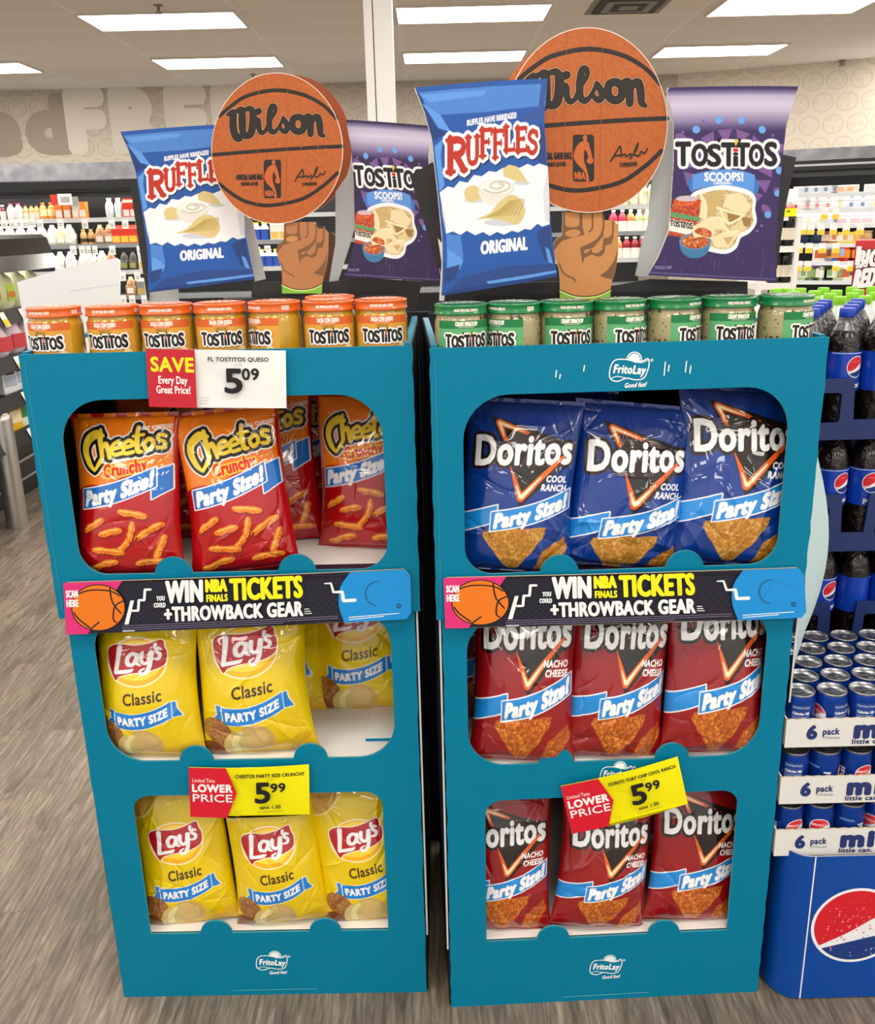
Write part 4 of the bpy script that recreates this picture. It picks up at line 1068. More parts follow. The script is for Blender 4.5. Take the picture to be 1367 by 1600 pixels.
def cardboard(name, parent, quad, Y0, Y1, outline, art, base, bulge=.012, edge=None, L=.08, printed=False):
    """cut card hanging in a vertical plane; Y0, Y1 its distance at the left and right edge; bowed by `bulge`"""
    f = quad_map(quad)
    c4 = []
    for k, (x, y) in enumerate(((0, 1), (1, 1), (1, 0), (0, 0))):
        p = f(np.array([float(x)]), np.array([float(y)]))[0]; c4.append(np.array(at_y(p[0], p[1], Y0 if x == 0 else Y1)))
    tl, tr, br, bl = c4
    nn = np.cross(tr - tl, bl - tl); nn /= np.linalg.norm(nn); nn = nn if nn[1] < 0 else -nn
    loc = (bl + br) / 2
    def pos(x, y):
        x = np.asarray(x, float); y = np.asarray(y, float)
        P = np.outer((1 - x) * (1 - y), bl) + np.outer(x * (1 - y), br) + np.outer(x * y, tr) + np.outer((1 - x) * y, tl)
        return P - loc + np.outer(bulge * (1 - (2 * x - 1) ** 2), nn)
    class PF:
        def __call__(s, x, y): return pos([x], [y])[0]
        def nrm(s, pts): return [tuple(-nn)] * len(pts)
    m = MB(); dense = []
    for i, a in enumerate(outline):
        b = outline[(i + 1) % len(outline)]; k = max(1, int(math.hypot(b[0] - a[0], b[1] - a[1]) / .1))
        dense += [(a[0] + (b[0] - a[0]) * j / k, a[1] + (b[1] - a[1]) * j / k) for j in range(k)]
    A0 = Art(); A0.poly(dense, base)
    m.plate([dense], PF(), .004, edge or CUTW, edge or CUTW, CUTW)
    def fn(x, y): return pos(x, y), np.tile(nn, (len(x), 1))
    A0.L += art.L
    if printed:                                                     # print as a colour per point, trimmed to the cut outline
        W, H = 320, 480; col = print_of(art, 1.0, W + 1, H + 1, INK[base.name][0], 0, 1)
        gx, gy = np.meshgrid(np.linspace(0, 1, W + 1), np.linspace(0, 1, H + 1)); P3, N3 = fn(gx.ravel(), gy.ravel())
        cx, cy = (gx[:-1, :-1] + .5 / W).ravel(), (gy[:-1, :-1] + .5 / H).ravel(); ins = np.zeros(len(cx), bool); q = np.array(dense)
        for i in range(len(q)):
            (xa, ya), (xb, yb) = q[i - 1], q[i]
            if ya == yb: continue
            ins ^= ((ya > cy) != (yb > cy)) & (cx < (xb - xa) * (cy - ya) / (yb - ya) + xa)
        j, i = np.mgrid[0:H, 0:W]; o = (j * (W + 1) + i).ravel()[ins]; k0 = m.nv
        m.add(P3 + nn * 7e-4, np.stack([o, o + 1, o + W + 2, o + W + 1], 1).tolist(), CARDPRINT, True, N3)
        ob = m.build(name, parent); ob.location = Vector(loc) - parent.location
        at = ob.data.color_attributes.new('print', 'FLOAT_COLOR', 'POINT'); C = np.ones((m.nv, 4)); C[k0:, :3] = col.reshape(-1, 3)
        at.data.foreach_set('color', C.ravel()); return ob
    lay(A0, m, fn, L=L, e0=6e-4, de=5e-5)
    o = m.build(name, parent); o.location = Vector(loc) - parent.location
    return o
CUTW = mat('#e4e0d6', .7)

CARDPRINT = bpy.data.materials.new('printed_card'); CARDPRINT.use_nodes = True
_nt = CARDPRINT.node_tree; _b = _nt.nodes['Principled BSDF']; _a = _nt.nodes.new('ShaderNodeAttribute'); _a.attribute_name = 'print'; _nt.links.new(_a.outputs[0], _b.inputs['Base Color'])
_b.inputs['Roughness'].default_value = .38; _b.inputs['Specular IOR Level'].default_value = .35
_tc = _nt.nodes.new('ShaderNodeTexCoord'); _w = _nt.nodes.new('ShaderNodeTexWave'); _w.inputs['Scale'].default_value = 55; _w.inputs['Distortion'].default_value = 1.5; _w.bands_direction = 'X'
_bp = _nt.nodes.new('ShaderNodeBump'); _bp.inputs['Strength'].default_value = .22; _bp.inputs['Distance'].default_value = .001
_nt.links.new(_tc.outputs['Object'], _w.inputs['Vector']); _nt.links.new(_w.outputs['Fac'], _bp.inputs['Height']); _nt.links.new(_bp.outputs[0], _b.inputs['Normal'])

# ---- blue bag artwork, drawn in the units of a 1038 x 1600 sheet
RQ = [(35, 117), (930, 56), (995, 1392), (216, 1522)]
def blue_art():
    A = Art(); NV = ink('#1d3c7c'); LB = ink('#5d98e2'); LB2 = ink('#4c82cf'); DB = ink('#24427f'); W = ink('#eef1f5'); RD = ink('#b8301f'); TAN = ink('#d5c388'); RG = ink('#b7a05c'); SHD = ink('#c9ced6'); CRM = ink('#f3f0e4')
    U = lambda pts: unit_of(RQ, pts)
    P = lambda pts, m: A.poly(U(pts), m)
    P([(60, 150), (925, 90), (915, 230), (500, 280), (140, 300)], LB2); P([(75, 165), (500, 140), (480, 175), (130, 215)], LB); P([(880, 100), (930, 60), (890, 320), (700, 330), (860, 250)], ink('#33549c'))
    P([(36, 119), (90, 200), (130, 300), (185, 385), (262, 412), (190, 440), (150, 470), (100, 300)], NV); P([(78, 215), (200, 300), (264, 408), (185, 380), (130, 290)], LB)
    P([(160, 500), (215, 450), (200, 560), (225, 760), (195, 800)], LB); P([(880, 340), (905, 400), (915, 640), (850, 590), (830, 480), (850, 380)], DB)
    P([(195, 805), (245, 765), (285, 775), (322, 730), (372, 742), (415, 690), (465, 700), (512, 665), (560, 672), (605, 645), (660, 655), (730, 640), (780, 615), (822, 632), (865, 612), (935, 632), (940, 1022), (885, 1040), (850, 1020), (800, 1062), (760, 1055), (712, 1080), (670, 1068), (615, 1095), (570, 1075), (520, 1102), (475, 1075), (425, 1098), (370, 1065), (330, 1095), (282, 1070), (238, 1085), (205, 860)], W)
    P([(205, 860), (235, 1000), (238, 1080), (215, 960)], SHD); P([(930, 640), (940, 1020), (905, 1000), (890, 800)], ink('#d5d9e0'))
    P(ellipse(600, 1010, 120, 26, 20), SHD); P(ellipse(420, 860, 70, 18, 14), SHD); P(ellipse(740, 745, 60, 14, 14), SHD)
    P(ellipse(408, 815, 58, 56, 20), TAN); P([(605, 650), (650, 622), (705, 635), (745, 680), (782, 742), (700, 732), (612, 702)], TAN)
    P(spline([(440, 800), (470, 860), (520, 895), (590, 895), (650, 850), (685, 790)], 4), ink('#e2e0d8')); P(ellipse(565, 778, 122, 58, 28), ink('#dcdad2')); P(ellipse(565, 772, 110, 50, 26), CRM)
    A.stroke(U(spline([(480, 790), (560, 812), (650, 780), (640, 745), (560, 735), (520, 765), (570, 785), (615, 760), (580, 750)], 5)), .006, ink('#c9c6bc'))
    P(spline([(437, 988), (520, 945), (575, 880), (640, 830), (700, 830), (752, 890), (758, 960), (705, 1028), (620, 1000), (520, 985)], 5, True), TAN)
    for k in range(9): A.stroke(U(spline([(505 + k * 26, 975 - k * 2), (590 + k * 20, 925 - k * 6), (650 + k * 12, 868 - k * 2)], 4)), .0045, RG)
    # wordmark with slab serifs
    G = {'R': [([(.22, 0), (.22, 1)], .12), (spline([(.22, .95), (.62, .95), (.84, .82), (.80, .60), (.55, .50), (.22, .50)], 5), .095), ([(.48, .5), (.86, .03)], .115), ([(.04, 0), (.42, 0)], .06), ([(.04, .97), (.3, .97)], .06), ([(.74, .02), (1, .02)], .06)],
         'U': [([(.2, 1), (.2, .32)], .12), (spline([(.2, .34), (.28, .08), (.5, 0), (.72, .08), (.8, .34)], 5), .10), ([(.8, .34), (.8, 1)], .11), ([(.02, .98), (.38, .98)], .06), ([(.64, .98), (.98, .98)], .06)],
         'F': [([(.25, 0), (.25, 1)], .13), ([(.1, .95), (.95, .95)], .09), ([(.25, .52), (.75, .52)], .085), ([(.04, .02), (.5, .02)], .06), ([(.93, .95), (.93, .76)], .06), ([(.74, .64), (.74, .42)], .05)],
         'L': [([(.25, 0), (.25, 1)], .13), ([(.1, .05), (.95, .05)], .09), ([(.04, .98), (.48, .98)], .06), ([(.93, .05), (.93, .3)], .06)],
         'E': [([(.25, 0), (.25, 1)], .13), ([(.1, .95), (.92, .95)], .09), ([(.25, .52), (.75, .52)], .085), ([(.1, .05), (.95, .05)], .09), ([(.91, .95), (.91, .76)], .055), ([(.93, .05), (.93, .26)], .055), ([(.74, .62), (.74, .42)], .045)],
         'S': [(spline([(.88, .76), (.70, .95), (.38, .95), (.18, .74), (.42, .55), (.70, .44), (.82, .24), (.60, .04), (.30, .05), (.12, .26)], 5), .11), ([(.9, .72), (.9, .96)], .05), ([(.1, .30), (.1, .06)], .05)]}
    place = [('R', 232, 672, 135, 215), ('U', 358, 618, 96, 175), ('F', 448, 572, 88, 180), ('F', 534, 582, 82, 185), ('L', 610, 538, 82, 165), ('E', 690, 540, 88, 160), ('S', 775, 550, 84, 150)]
    for stage in range(3):
        t = Art()
        for ch, x, y, w, h in place:
            for pts, sw in G[ch]:
                q = U([(x + a * w + (7 if stage == 0 else 0), y - b * h - .10 * a * w + (9 if stage == 0 else 0)) for a, b in pts])
                t.stroke(q, sw * w / 700 + (.017 if stage < 2 else 0), RD)
        A.tri(np.concatenate([q for q, _ in t.L]), (ink('#14213f'), W, RD)[stage])
    wr_ = lambda x, y: tuple(np.array(unit_of(RQ, list(zip(x, y)))).T)
    def tx(t, cx, cy, h, wd, slope, b=.05):
        a = Art(); a.text(t, 0, 0, h, W, bold=b, width=wd); q = a.L[0][0].reshape(-1, 2)
        A.tri(np.array(U(list(zip(cx + q[:, 0], cy - q[:, 1] - slope * q[:, 0])))), W)
    tx('RUFFLES HAVE RRRIDGES!', 535, 342, 36, 330, .16); tx('ORIGINAL', 620, 1212, 84, 310, .10, .06); tx('POTATO CHIPS', 430, 1452, 20, 120, .12, .02)
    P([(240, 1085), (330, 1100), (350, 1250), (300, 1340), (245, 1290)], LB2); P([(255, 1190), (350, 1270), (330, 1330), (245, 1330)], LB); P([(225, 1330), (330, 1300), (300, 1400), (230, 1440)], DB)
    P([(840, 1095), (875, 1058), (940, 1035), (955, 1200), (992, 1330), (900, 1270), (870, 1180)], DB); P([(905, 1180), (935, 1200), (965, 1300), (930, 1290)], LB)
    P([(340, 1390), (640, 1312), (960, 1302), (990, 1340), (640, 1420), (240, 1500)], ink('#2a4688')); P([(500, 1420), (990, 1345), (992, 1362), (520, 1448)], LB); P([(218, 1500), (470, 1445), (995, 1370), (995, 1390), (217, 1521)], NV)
    return A
BLUE_ART = blue_art()
BLUE_OUT = [(0, 0), (.03, .12), (.06, .27), (.07, .5), (.075, .76), (.045, .89), (0, 1), (1, 1), (.955, .80), (.965, .55), (.965, .28), (.99, .08), (1, 0)]
TQ = [(165, 90), (1152, 70), (985, 1555), (15, 1490)]
def purple_art():
    A = Art(); U = lambda pts: unit_of(TQ, pts); P = lambda pts, m: A.poly(U(pts), m)
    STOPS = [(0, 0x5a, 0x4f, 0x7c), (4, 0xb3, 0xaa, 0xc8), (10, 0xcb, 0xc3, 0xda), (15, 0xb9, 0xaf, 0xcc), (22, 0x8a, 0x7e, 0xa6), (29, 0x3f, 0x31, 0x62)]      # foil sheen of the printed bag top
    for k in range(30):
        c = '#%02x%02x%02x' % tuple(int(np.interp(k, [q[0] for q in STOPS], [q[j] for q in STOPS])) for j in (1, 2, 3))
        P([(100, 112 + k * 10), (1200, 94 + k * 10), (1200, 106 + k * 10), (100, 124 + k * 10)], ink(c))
    PT = ink('#7b5796'); DK = ink('#2d2148'); BD = ink('#6aa2ea')
    for a in range(0, 360, 24):
        ca, sa = math.cos(math.radians(a)), math.sin(math.radians(a)); cx, cy = 610 + 330 * ca, 690 - 300 * sa
        P([(cx - 55 * sa, cy - 55 * ca), (cx + 55 * sa, cy + 55 * ca), (cx - 110 * ca, cy + 110 * sa)], PT)
        cx, cy = 610 + 430 * ca, 690 - 400 * sa
        if 190 < cx < 1040 and cy > 420: P(ellipse(cx, cy, 52, 30, 12, rot=-math.radians(a)), PT)
    for x, y, r in ((530, 325, 26), (700, 325, 26), (367, 392, 28), (860, 390, 28), (1000, 690, 28), (910, 1025, 27), (985, 862, 24), (185, 1000, 22), (180, 670, 16)): P(ellipse(x, y, r, r, 16), BD)
    for x, y, r in ((270, 410, 12), (945, 430, 12), (860, 1110, 12), (825, 1150, 12), (420, 330, 10)): P(ellipse(x, y, r, r, 10), PT)
    R = random.Random(2)
    for k in range(26):
        x, y = R.uniform(120, 950), R.uniform(1200, 1520); A.stroke(U([(x, y), (x - 12, y + R.uniform(30, 90))]), .002, ink('#574880'))
    t = Art(); tostitos(t, 600, 0, 165, 760, ink('#1b171f'), ink('#f3f1f4'), .09)
    A.L += t.moved(lambda x, y: np.array(U(list(zip(x, 650 - y - .0 * x)))).T).L
    P([(300, 770), (345, 735), (350, 870), (320, 840)], ink('#3f74c2')); P([(845, 790), (800, 740), (795, 880), (830, 850)], ink('#3f74c2'))
    P(spline([(338, 722), (470, 692), (600, 684), (720, 698), (806, 726)], 4) + spline([(796, 866), (700, 822), (600, 806), (480, 812), (340, 836)], 4), ink('#5c95e0'))
    def tx(s, cx, cy, h, wd, m, b=.05):
        a = Art(); a.text(s, 0, 0, h, m, bold=b, width=wd); q = a.L[0][0].reshape(-1, 2); A.tri(np.array(U(list(zip(cx + q[:, 0], cy - q[:, 1])))), m)
    W = ink('#f2f0f4'); tx('SCOOPS!', 570, 768, 60, 285, W, .06); tx('-ORIGINAL-', 558, 795, 22, 140, W)
    blob = spline([(395, 850), (560, 818), (735, 850), (800, 905), (795, 985), (808, 1080), (760, 1150), (690, 1190), (655, 1270), (580, 1308), (470, 1290), (360, 1250), (300, 1120), (290, 960), (330, 890)], 5, True)
    P(blob, ink('#d9c69a', ('#b99a66', 8, 3, .4, .7))); A.stroke(U(blob), .012, W, closed=True)
    TN = [ink('#ead9ae'), ink('#c8ac74'), ink('#9c7a48'), ink('#dfcb98')]
    for pts, c in (([(400, 870), (440, 960), (430, 1060), (380, 1040)], 0), ([(430, 860), (560, 840), (550, 980), (450, 1050)], 1), ([(590, 870), (700, 860), (780, 960), (720, 1030), (560, 960)], 0), ([(515, 970), (600, 1000), (720, 1030), (600, 1090), (540, 1030)], 2), ([(520, 985), (590, 1010), (610, 1095), (540, 1060)], 3),
                   ([(440, 1060), (540, 1050), (600, 1150), (500, 1130)], 0), ([(600, 1150), (700, 1060), (740, 1130), (680, 1180)], 3), ([(470, 1200), (580, 1150), (690, 1160), (600, 1280), (500, 1270)], 0), ([(560, 1200), (640, 1190), (600, 1260)], 1), ([(700, 1040), (780, 1050), (770, 1120), (720, 1110)], 2)): P(pts, TN[c])
    for pts in ([(400, 870), (440, 960), (430, 1060)], [(515, 970), (600, 1000), (720, 1030)], [(440, 1060), (540, 1050), (600, 1150), (680, 1150)], [(540, 975), (600, 1090), (720, 1030)]): A.stroke(U(spline(pts, 4)), .006, ink('#f1e4c0'))
    # salsa jar
    P([(190, 960), (205, 905), (400, 915), (392, 1000), (345, 1190), (300, 1205), (150, 1175), (148, 1120)], ink('#a63a22', ('#c9603a', 10, 3, .4, .6))); P([(205, 905), (260, 882), (370, 890), (400, 915), (395, 960), (200, 950)], ink('#c4421f', ('#e07a3c', 14, 3, .4, .6)))
    P(ellipse(300, 900, 80, 22, 16), ink('#c9b9bf')); P([(185, 1000), (395, 1045), (388, 1075), (175, 1035)], ink('#5f9a68')); P([(165, 1080), (340, 1130), (320, 1180), (160, 1140)], ink('#efe9e2'))
    t = Art(); tostitos(t, 0, 0, 46, 160, ink('#15121a'), ink('#efe9e2'), .06); A.L += t.moved(lambda x, y: np.array(U(list(zip(258 + x, 1118 - y + .18 * x)))).T).L
    # bowl of salsa with a dipped chip
    P(spline([(240, 1220), (255, 1300), (310, 1352), (390, 1352), (450, 1305), (472, 1215)], 4), ink('#3f79a6')); P(ellipse(356, 1228, 116, 66, 24), ink('#4f8bb8')); P(ellipse(356, 1228, 100, 56, 22), ink('#9e4320', ('#d07c45', 10, 3, .35, .65)))
    for k in range(26):
        a = R.uniform(0, 6.28); r = R.uniform(0, 1) ** .5; x, y = 356 + 84 * r * math.cos(a), 1228 + 46 * r * math.sin(a); P(ellipse(x, y, R.uniform(7, 13), R.uniform(5, 9), 7, rot=R.uniform(0, 3)), ink(R.choice(['#c75a2c', '#e3a06a', '#7d2c14'])))
    P([(340, 1110), (400, 1080), (440, 1050), (470, 1100), (510, 1120), (480, 1210), (420, 1190), (350, 1200), (330, 1150)], TN[0]); P(spline([(350, 1150), (400, 1120), (470, 1150), (470, 1195), (400, 1180)], 4, True), ink('#a8431f', ('#d9824c', 10, 3, .4, .6)))
    tx('TORTILLA CHIPS', 125, 1440, 24, 120, ink('#8d83a8'), .03)
    P([(25, 1460), (985, 1530), (985, 1540), (20, 1472)], ink('#5d5284'))
    return A
PURPLE_ART = purple_art()
PURPLE_OUT = [(0, 0), (.06, .10), (.12, .25), (.11, .45), (.10, .62), (.07, .82), (.0, .985), (.01, 1), (1, 1), (.935, .81), (.935, .5), (.96, .2), (1, 0)]

def ball_art():
    A = Art(); DK = ink('#231d1a'); OR2 = ink('#a94f17'); ED = ink('#e3a06a')
    C = lambda pts: [(x * .5 + .5, y * .5 + .5) for x, y in pts]
    for pts in ([(-.995, -.06), (-.5, -.03), (0, 0), (.5, .03), (.995, .055)], [(-.87, .45), (-.65, .60), (-.42, .71), (0, .775), (.4, .72), (.7, .59), (.90, .42)], [(-.87, -.45), (-.65, -.60), (-.43, -.70), (-.1, -.745), (.38, -.66), (.7, -.48), (.92, -.3)]):
        A.stroke(C(spline(pts, 6)), .0125, DK)
    A.stroke(C(ellipse(0, 0, .994, .994, 72)), .0022, ink('#e9e2d6'), closed=True)
    for x in (-.27, .17): A.stroke(C([(x - .03, -.95), (x + .01, .95)]), .0016, OR2)
    W = []
    def S(p, w): W.append((C(spline(p, 6)), [q * .62 for q in w] if isinstance(w, list) else w * .62))
    S([(-.745, .465), (-.68, .485), (-.655, .47), (-.655, .32), (-.62, .19), (-.56, .155), (-.515, .20)], [.012, .03, .040, .042, .040, .034, .03])
    S([(-.655, .49), (-.60, .51), (-.525, .515), (-.515, .40), (-.51, .28), (-.50, .20)], [.016, .018, .038, .042, .04, .03]); S([(-.50, .20), (-.445, .185), (-.38, .225), (-.35, .35), (-.352, .48), (-.39, .54), (-.46, .53), (-.52, .52)], [.026, .030, .040, .042, .040, .026, .018, .016])
    S([(-.30, .40), (-.265, .38), (-.255, .27), (-.215, .225), (-.15, .25)], [.012, .026, .026, .022, .012]); S([(-.285, .50), (-.255, .505)], .030)
    S([(-.17, .25), (-.09, .38), (-.01, .50), (-.02, .565), (-.075, .55), (-.10, .42), (-.095, .28), (-.04, .235), (.02, .27), (.075, .35), (.105, .425)], [.010, .014, .016, .022, .028, .032, .03, .024, .016, .014, .012])
    S([(.105, .425), (.14, .37), (.175, .30), (.14, .245), (.085, .26), (.06, .30)], [.012, .026, .028, .026, .018, .012])
    S([(.33, .435), (.255, .40), (.25, .29), (.33, .24), (.41, .28), (.415, .39), (.34, .435)], [.028, .034, .036, .03, .034, .036, .028])
    S([(.44, .44), (.50, .43), (.515, .32), (.515, .215)], [.016, .034, .036, .034]); S([(.52, .34), (.57, .42), (.63, .42), (.655, .32), (.665, .22), (.72, .185)], [.02, .03, .036, .036, .03, .012])
    A.strokes(W, DK, ((.0105, DK), (.0085, ED), (.0045, DK)))
    A.poly(C(rrect(-.185, -.645, .075, -.13, .035)), DK)
    cr = lambda pts: C([((x - 660) / 625, (775 - y) / 705) for x, y in pts])
    OB = ink('#c0602a')
    A.poly(cr(ellipse(637, 892, 17, 24, 14)), OB)
    A.poly(cr(spline([(615, 918), (655, 918), (672, 958), (692, 1042), (668, 1052), (650, 1000), (634, 985), (628, 1060), (655, 1150), (668, 1226), (646, 1226), (638, 1160), (580, 1095), (550, 1042), (560, 985), (585, 940)], 3, True)), OB); A.poly(cr(ellipse(676, 1066, 26, 26, 16)), OB)
    A.text('NBA', *C([(-.10, -.618)])[0], .038, OB, bold=.06, width=.062)
    A.text('OFFICIAL GAME BALL', *C([(-.40, -.395)])[0], .034, DK, bold=.07, width=.205, rot=.02); A.text('GENUINE LEATHER', *C([(-.40, -.475)])[0], .022, DK, bold=.05, width=.13, rot=.02)
    for p in ([(.28, -.42), (.36, -.30), (.40, -.26), (.41, -.37)], [(.33, -.36), (.43, -.35), (.46, -.34), (.47, -.37), (.52, -.34), (.55, -.36)], [(.52, -.39), (.60, -.29), (.62, -.22), (.57, -.33), (.63, -.36), (.66, -.31), (.70, -.33), (.74, -.28)]): A.stroke(C(spline(p, 4)), .0045, DK)
    A.text('COMMISSIONER', *C([(.50, -.475)])[0], .022, DK, bold=.04, width=.11, rot=.06)
    return A
BALL_ART = ball_art(); BALL_OUT = [(x * .5 + .5, y * .5 + .5) for x, y in ellipse(0, 0, 1, 1, 72)]
BALLC = ink('#b8622a', ('#ad5722', 170, 3, .4, .65))
PLAIN = Art()
def hand_geo():
    out = [(163, 980), (163, 760), (150, 640), (105, 510), (85, 420), (112, 350), (182, 300), (190, 70), (590, 70), (612, 150), (708, 155), (756, 205), (752, 500), (722, 680), (692, 770), (674, 870), (674, 980)]
    S_ = ink('#7a5437'); SK = ink('#c4874f'); A = Art()
    def P(p, m): A.poly([(x / 1000, 1 - y / 1000) for x, y in p], m)
    def T(p, w, m): A.stroke([(x / 1000, 1 - y / 1000) for x, y in spline(p, 4)], w / 1000, m)
    P([(190, 72), (210, 72), (215, 200), (240, 222), (330, 222), (355, 200), (365, 72), (386, 72), (392, 220), (410, 300), (300, 322), (180, 362), (110, 445), (86, 470), (85, 420), (112, 350), (184, 300)], S_)
    P(ellipse(292, 282, 78, 38, 20, rot=-.1), SK)
    T([(490, 80), (492, 220), (462, 268)], 9, S_); T([(597, 110), (604, 220), (560, 330), (470, 390), (375, 432)], 10, S_)
    P([(365, 432), (480, 400), (600, 270), (606, 300), (595, 320), (500, 430), (404, 455), (402, 482), (440, 480), (482, 440), (490, 480), (540, 485), (590, 450), (606, 330), (660, 325), (690, 290), (692, 160), (712, 160), (704, 320), (684, 392), (622, 402), (612, 480), (572, 520), (520, 512), (486, 496), (412, 532), (390, 592)], S_)
    P([(752, 440), (720, 680), (690, 755), (565, 716), (640, 660), (712, 560)], S_)
    T([(152, 590), (200, 690), (296, 742), (316, 775)], 8, S_)
    P([(163, 866)] + spline([(163, 866), (300, 922), (430, 934), (560, 915), (674, 862)], 5) + [(674, 980), (163, 980)], ink('#7db63a')); T([(163, 872), (300, 930), (430, 942), (560, 922), (674, 868)], 9, ink('#cfe58a')); T([(163, 862), (300, 918), (430, 930), (560, 911), (674, 858)], 5, ink('#1d1a17'))
    return [(x / 1000, 1 - y / 1000) for x, y in out], A, SK
HAND_OUT, HAND_ART, SKIN = hand_geo()
STRIP = mat('#aeb2b6', .5); DARKC = mat('#26262a', .55, bump=(60, .2, .002)); WHITEC = mat('#e9ebec', .55)
def px_plate(name, parent, pts, Y, m, th=.004):
    """cut card given by the outline it shows, standing in the vertical plane at distance Y"""
    P = [at_y(x, y, Y) for x, y in pts]; o = Vector((sum(p.x for p in P) / len(P), Y, min(p.z for p in P)))
    b = MB(); b.plate([[(p.x - o.x, p.z - o.z) for p in P]], Frame((0, 0, 0), (1, 0, 0), (0, 0, 1), (0, 1, 0)), th, m)
    q = b.build(name, parent); q.location = o - parent.location; return q
def rq(x0, y0, x1, y1): return [(x0, y0), (x1, y0), (x1, y1), (x0, y1)]
# right header
h2 = thing('display_header', 'cardboard header on the right stand, its basketball taller than the other', 'cardboard header', (.24, 1.56, TRAYZ), 0)
cardboard('basketball_cutout', h2, rq(790, 45, 1043, 333), 1.575, 1.575, BALL_OUT, BALL_ART, BALLC, .012)
cardboard('basketball_cutout', h2, rq(776, 62, 1012, 326), 1.66, 1.66, BALL_OUT, PLAIN, BALLC, .006)
k = 1000 / 6.51
cardboard('hand_cutout', h2, rq(850, 320, 850 + k, 320 + k), 1.57, 1.57, HAND_OUT, HAND_ART, SKIN, 0, edge=CUTW)
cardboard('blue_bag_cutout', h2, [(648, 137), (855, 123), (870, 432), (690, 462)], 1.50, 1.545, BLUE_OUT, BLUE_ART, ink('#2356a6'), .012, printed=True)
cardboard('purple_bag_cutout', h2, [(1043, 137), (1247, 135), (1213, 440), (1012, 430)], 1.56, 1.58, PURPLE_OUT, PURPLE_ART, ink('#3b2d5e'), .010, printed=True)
px_plate('support_strip', h2, [(1040, 150), (1062, 140), (1060, 300), (1040, 380), (1016, 432), (993, 431), (1003, 379), (1013, 350), (1018, 280), (1044, 200)], 1.60, STRIP)
px_plate('base_card', h2, [(690, 478), (690, 446), (865, 440), (960, 446), (1016, 436), (1168, 440), (1168, 478)], 1.59, DARKC)
px_plate('side_wing', h2, [(640, 274), (676, 253), (700, 300), (695, 420), (684, 420)], 1.60, DARKC)
px_plate('side_wing', h2, [(1200, 236), (1244, 246), (1226, 330), (1214, 420), (1200, 420)], 1.62, DARKC)
px_plate('side_wing', h2, [(684, 372), (700, 392), (694, 470), (686, 470), (690, 410)], 1.53, WHITEC)
MB().box((-.17, .03, .001), (.25, .06, .13), DARKC).build('foot_board', h2)
# left header
h1 = thing('display_header', 'cardboard header on the left stand with a smaller basketball on a fist', 'cardboard header', (-.27, 1.86, TRAYZ), 0)
cardboard('basketball_cutout', h1, rq(330, 115, 536, 350), 1.80, 1.80, BALL_OUT, BALL_ART, BALLC, .012)
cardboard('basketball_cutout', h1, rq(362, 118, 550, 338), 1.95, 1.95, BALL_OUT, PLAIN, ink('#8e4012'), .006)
cardboard('hand_cutout', h1, rq(421, 338, 421 + k * .79, 338 + k * .80), 1.795, 1.795, HAND_OUT, HAND_ART, ink('#b0764a'), 0)
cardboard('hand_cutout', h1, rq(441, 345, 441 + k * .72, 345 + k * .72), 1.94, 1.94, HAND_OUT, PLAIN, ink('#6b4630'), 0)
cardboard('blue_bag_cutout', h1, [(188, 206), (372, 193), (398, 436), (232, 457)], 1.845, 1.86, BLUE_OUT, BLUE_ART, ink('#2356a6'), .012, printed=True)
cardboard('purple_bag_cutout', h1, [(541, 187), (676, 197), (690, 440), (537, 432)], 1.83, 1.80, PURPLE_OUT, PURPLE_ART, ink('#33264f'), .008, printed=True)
px_plate('support_strip', h1, [(368, 325), (394, 345), (415, 436), (398, 440), (384, 385)], 1.875, STRIP)
px_plate('support_strip', h1, [(552, 260), (556, 350), (546, 384), (528, 440), (514, 440), (524, 380), (524, 300)], 1.88, STRIP)
px_plate('base_card', h1, [(393, 486), (393, 442), (432, 440), (520, 440), (560, 433), (660, 440), (648, 486)], 1.872, DARKC)
px_plate('side_wing', h1, [(204, 296), (216, 284), (232, 330), (232, 470), (230, 470)], 1.88, DARKC)
px_plate('side_wing', h1, [(230, 440), (276, 430), (280, 480), (232, 480)], 1.885, STRIP)
MB().box((-.14, .0, .001), (.20, .02, .11), DARKC).build('foot_board', h1)
# ================================================================== BACKGROUND: dairy case on the back wall, aisle case at left
CASEBLK = mat('#17181b', .35); CASEGREY = mat('#3b3e42', .4); SHELFW = mat('#cfd2d4', .35, metal=.3); TAGW = mat('#f3f4f2', .5); TAGY = mat('#f2d22a', .5)
# mottled grey soffit over the cases
soff = mat('#84868d', .8, noise=('#a3a5ac', 7, 5, .35, .65))
DY = 10.95                                                             # front plane of the shelf edges
def bp(px, py, Y=DY): return at_y(px, py, Y)
zs0, zs1 = bp(100, 283).z, bp(100, 256).z
o = struct(MB().box((-9, DY - .12, zs0), (2.72, WY, zs1), soff).build('trim_1'))
SH = [bp(100, y).z for y in (343, 384, 426, 466)]                      # shelf levels
case = thing('dairy_case', 'long black open dairy case along the back wall, stocked with milk and juice', 'refrigerated case', (-3, DY, 0))
X0, X1 = -8.0, 2.5
def rel(a): return (a[0] + 3, a[1] - DY, a[2])
b = MB()
b.box(rel((X0, DY + .62, 0)), rel((X1, DY + .70, zs0)), CASEBLK).box(rel((X0, DY - .10, 0)), rel((X1, DY + .62, .30)), CASEBLK)
b.build('back_panel', case)
cz = bp(100, 310).z
c = MB()
c.box(rel((X0, DY - .16, zs0 - .10)), rel((X1, DY + .62, zs0)), CASEBLK, .01).box(rel((X0, DY - .10, zs0 - .12)), rel((X1, DY + .1, zs0 - .10)), CASEGREY).box(rel((X0, DY - .02, cz)), rel((X1, DY + .04, zs0 - .12)), CASEGREY)
c.build('canopy', case)
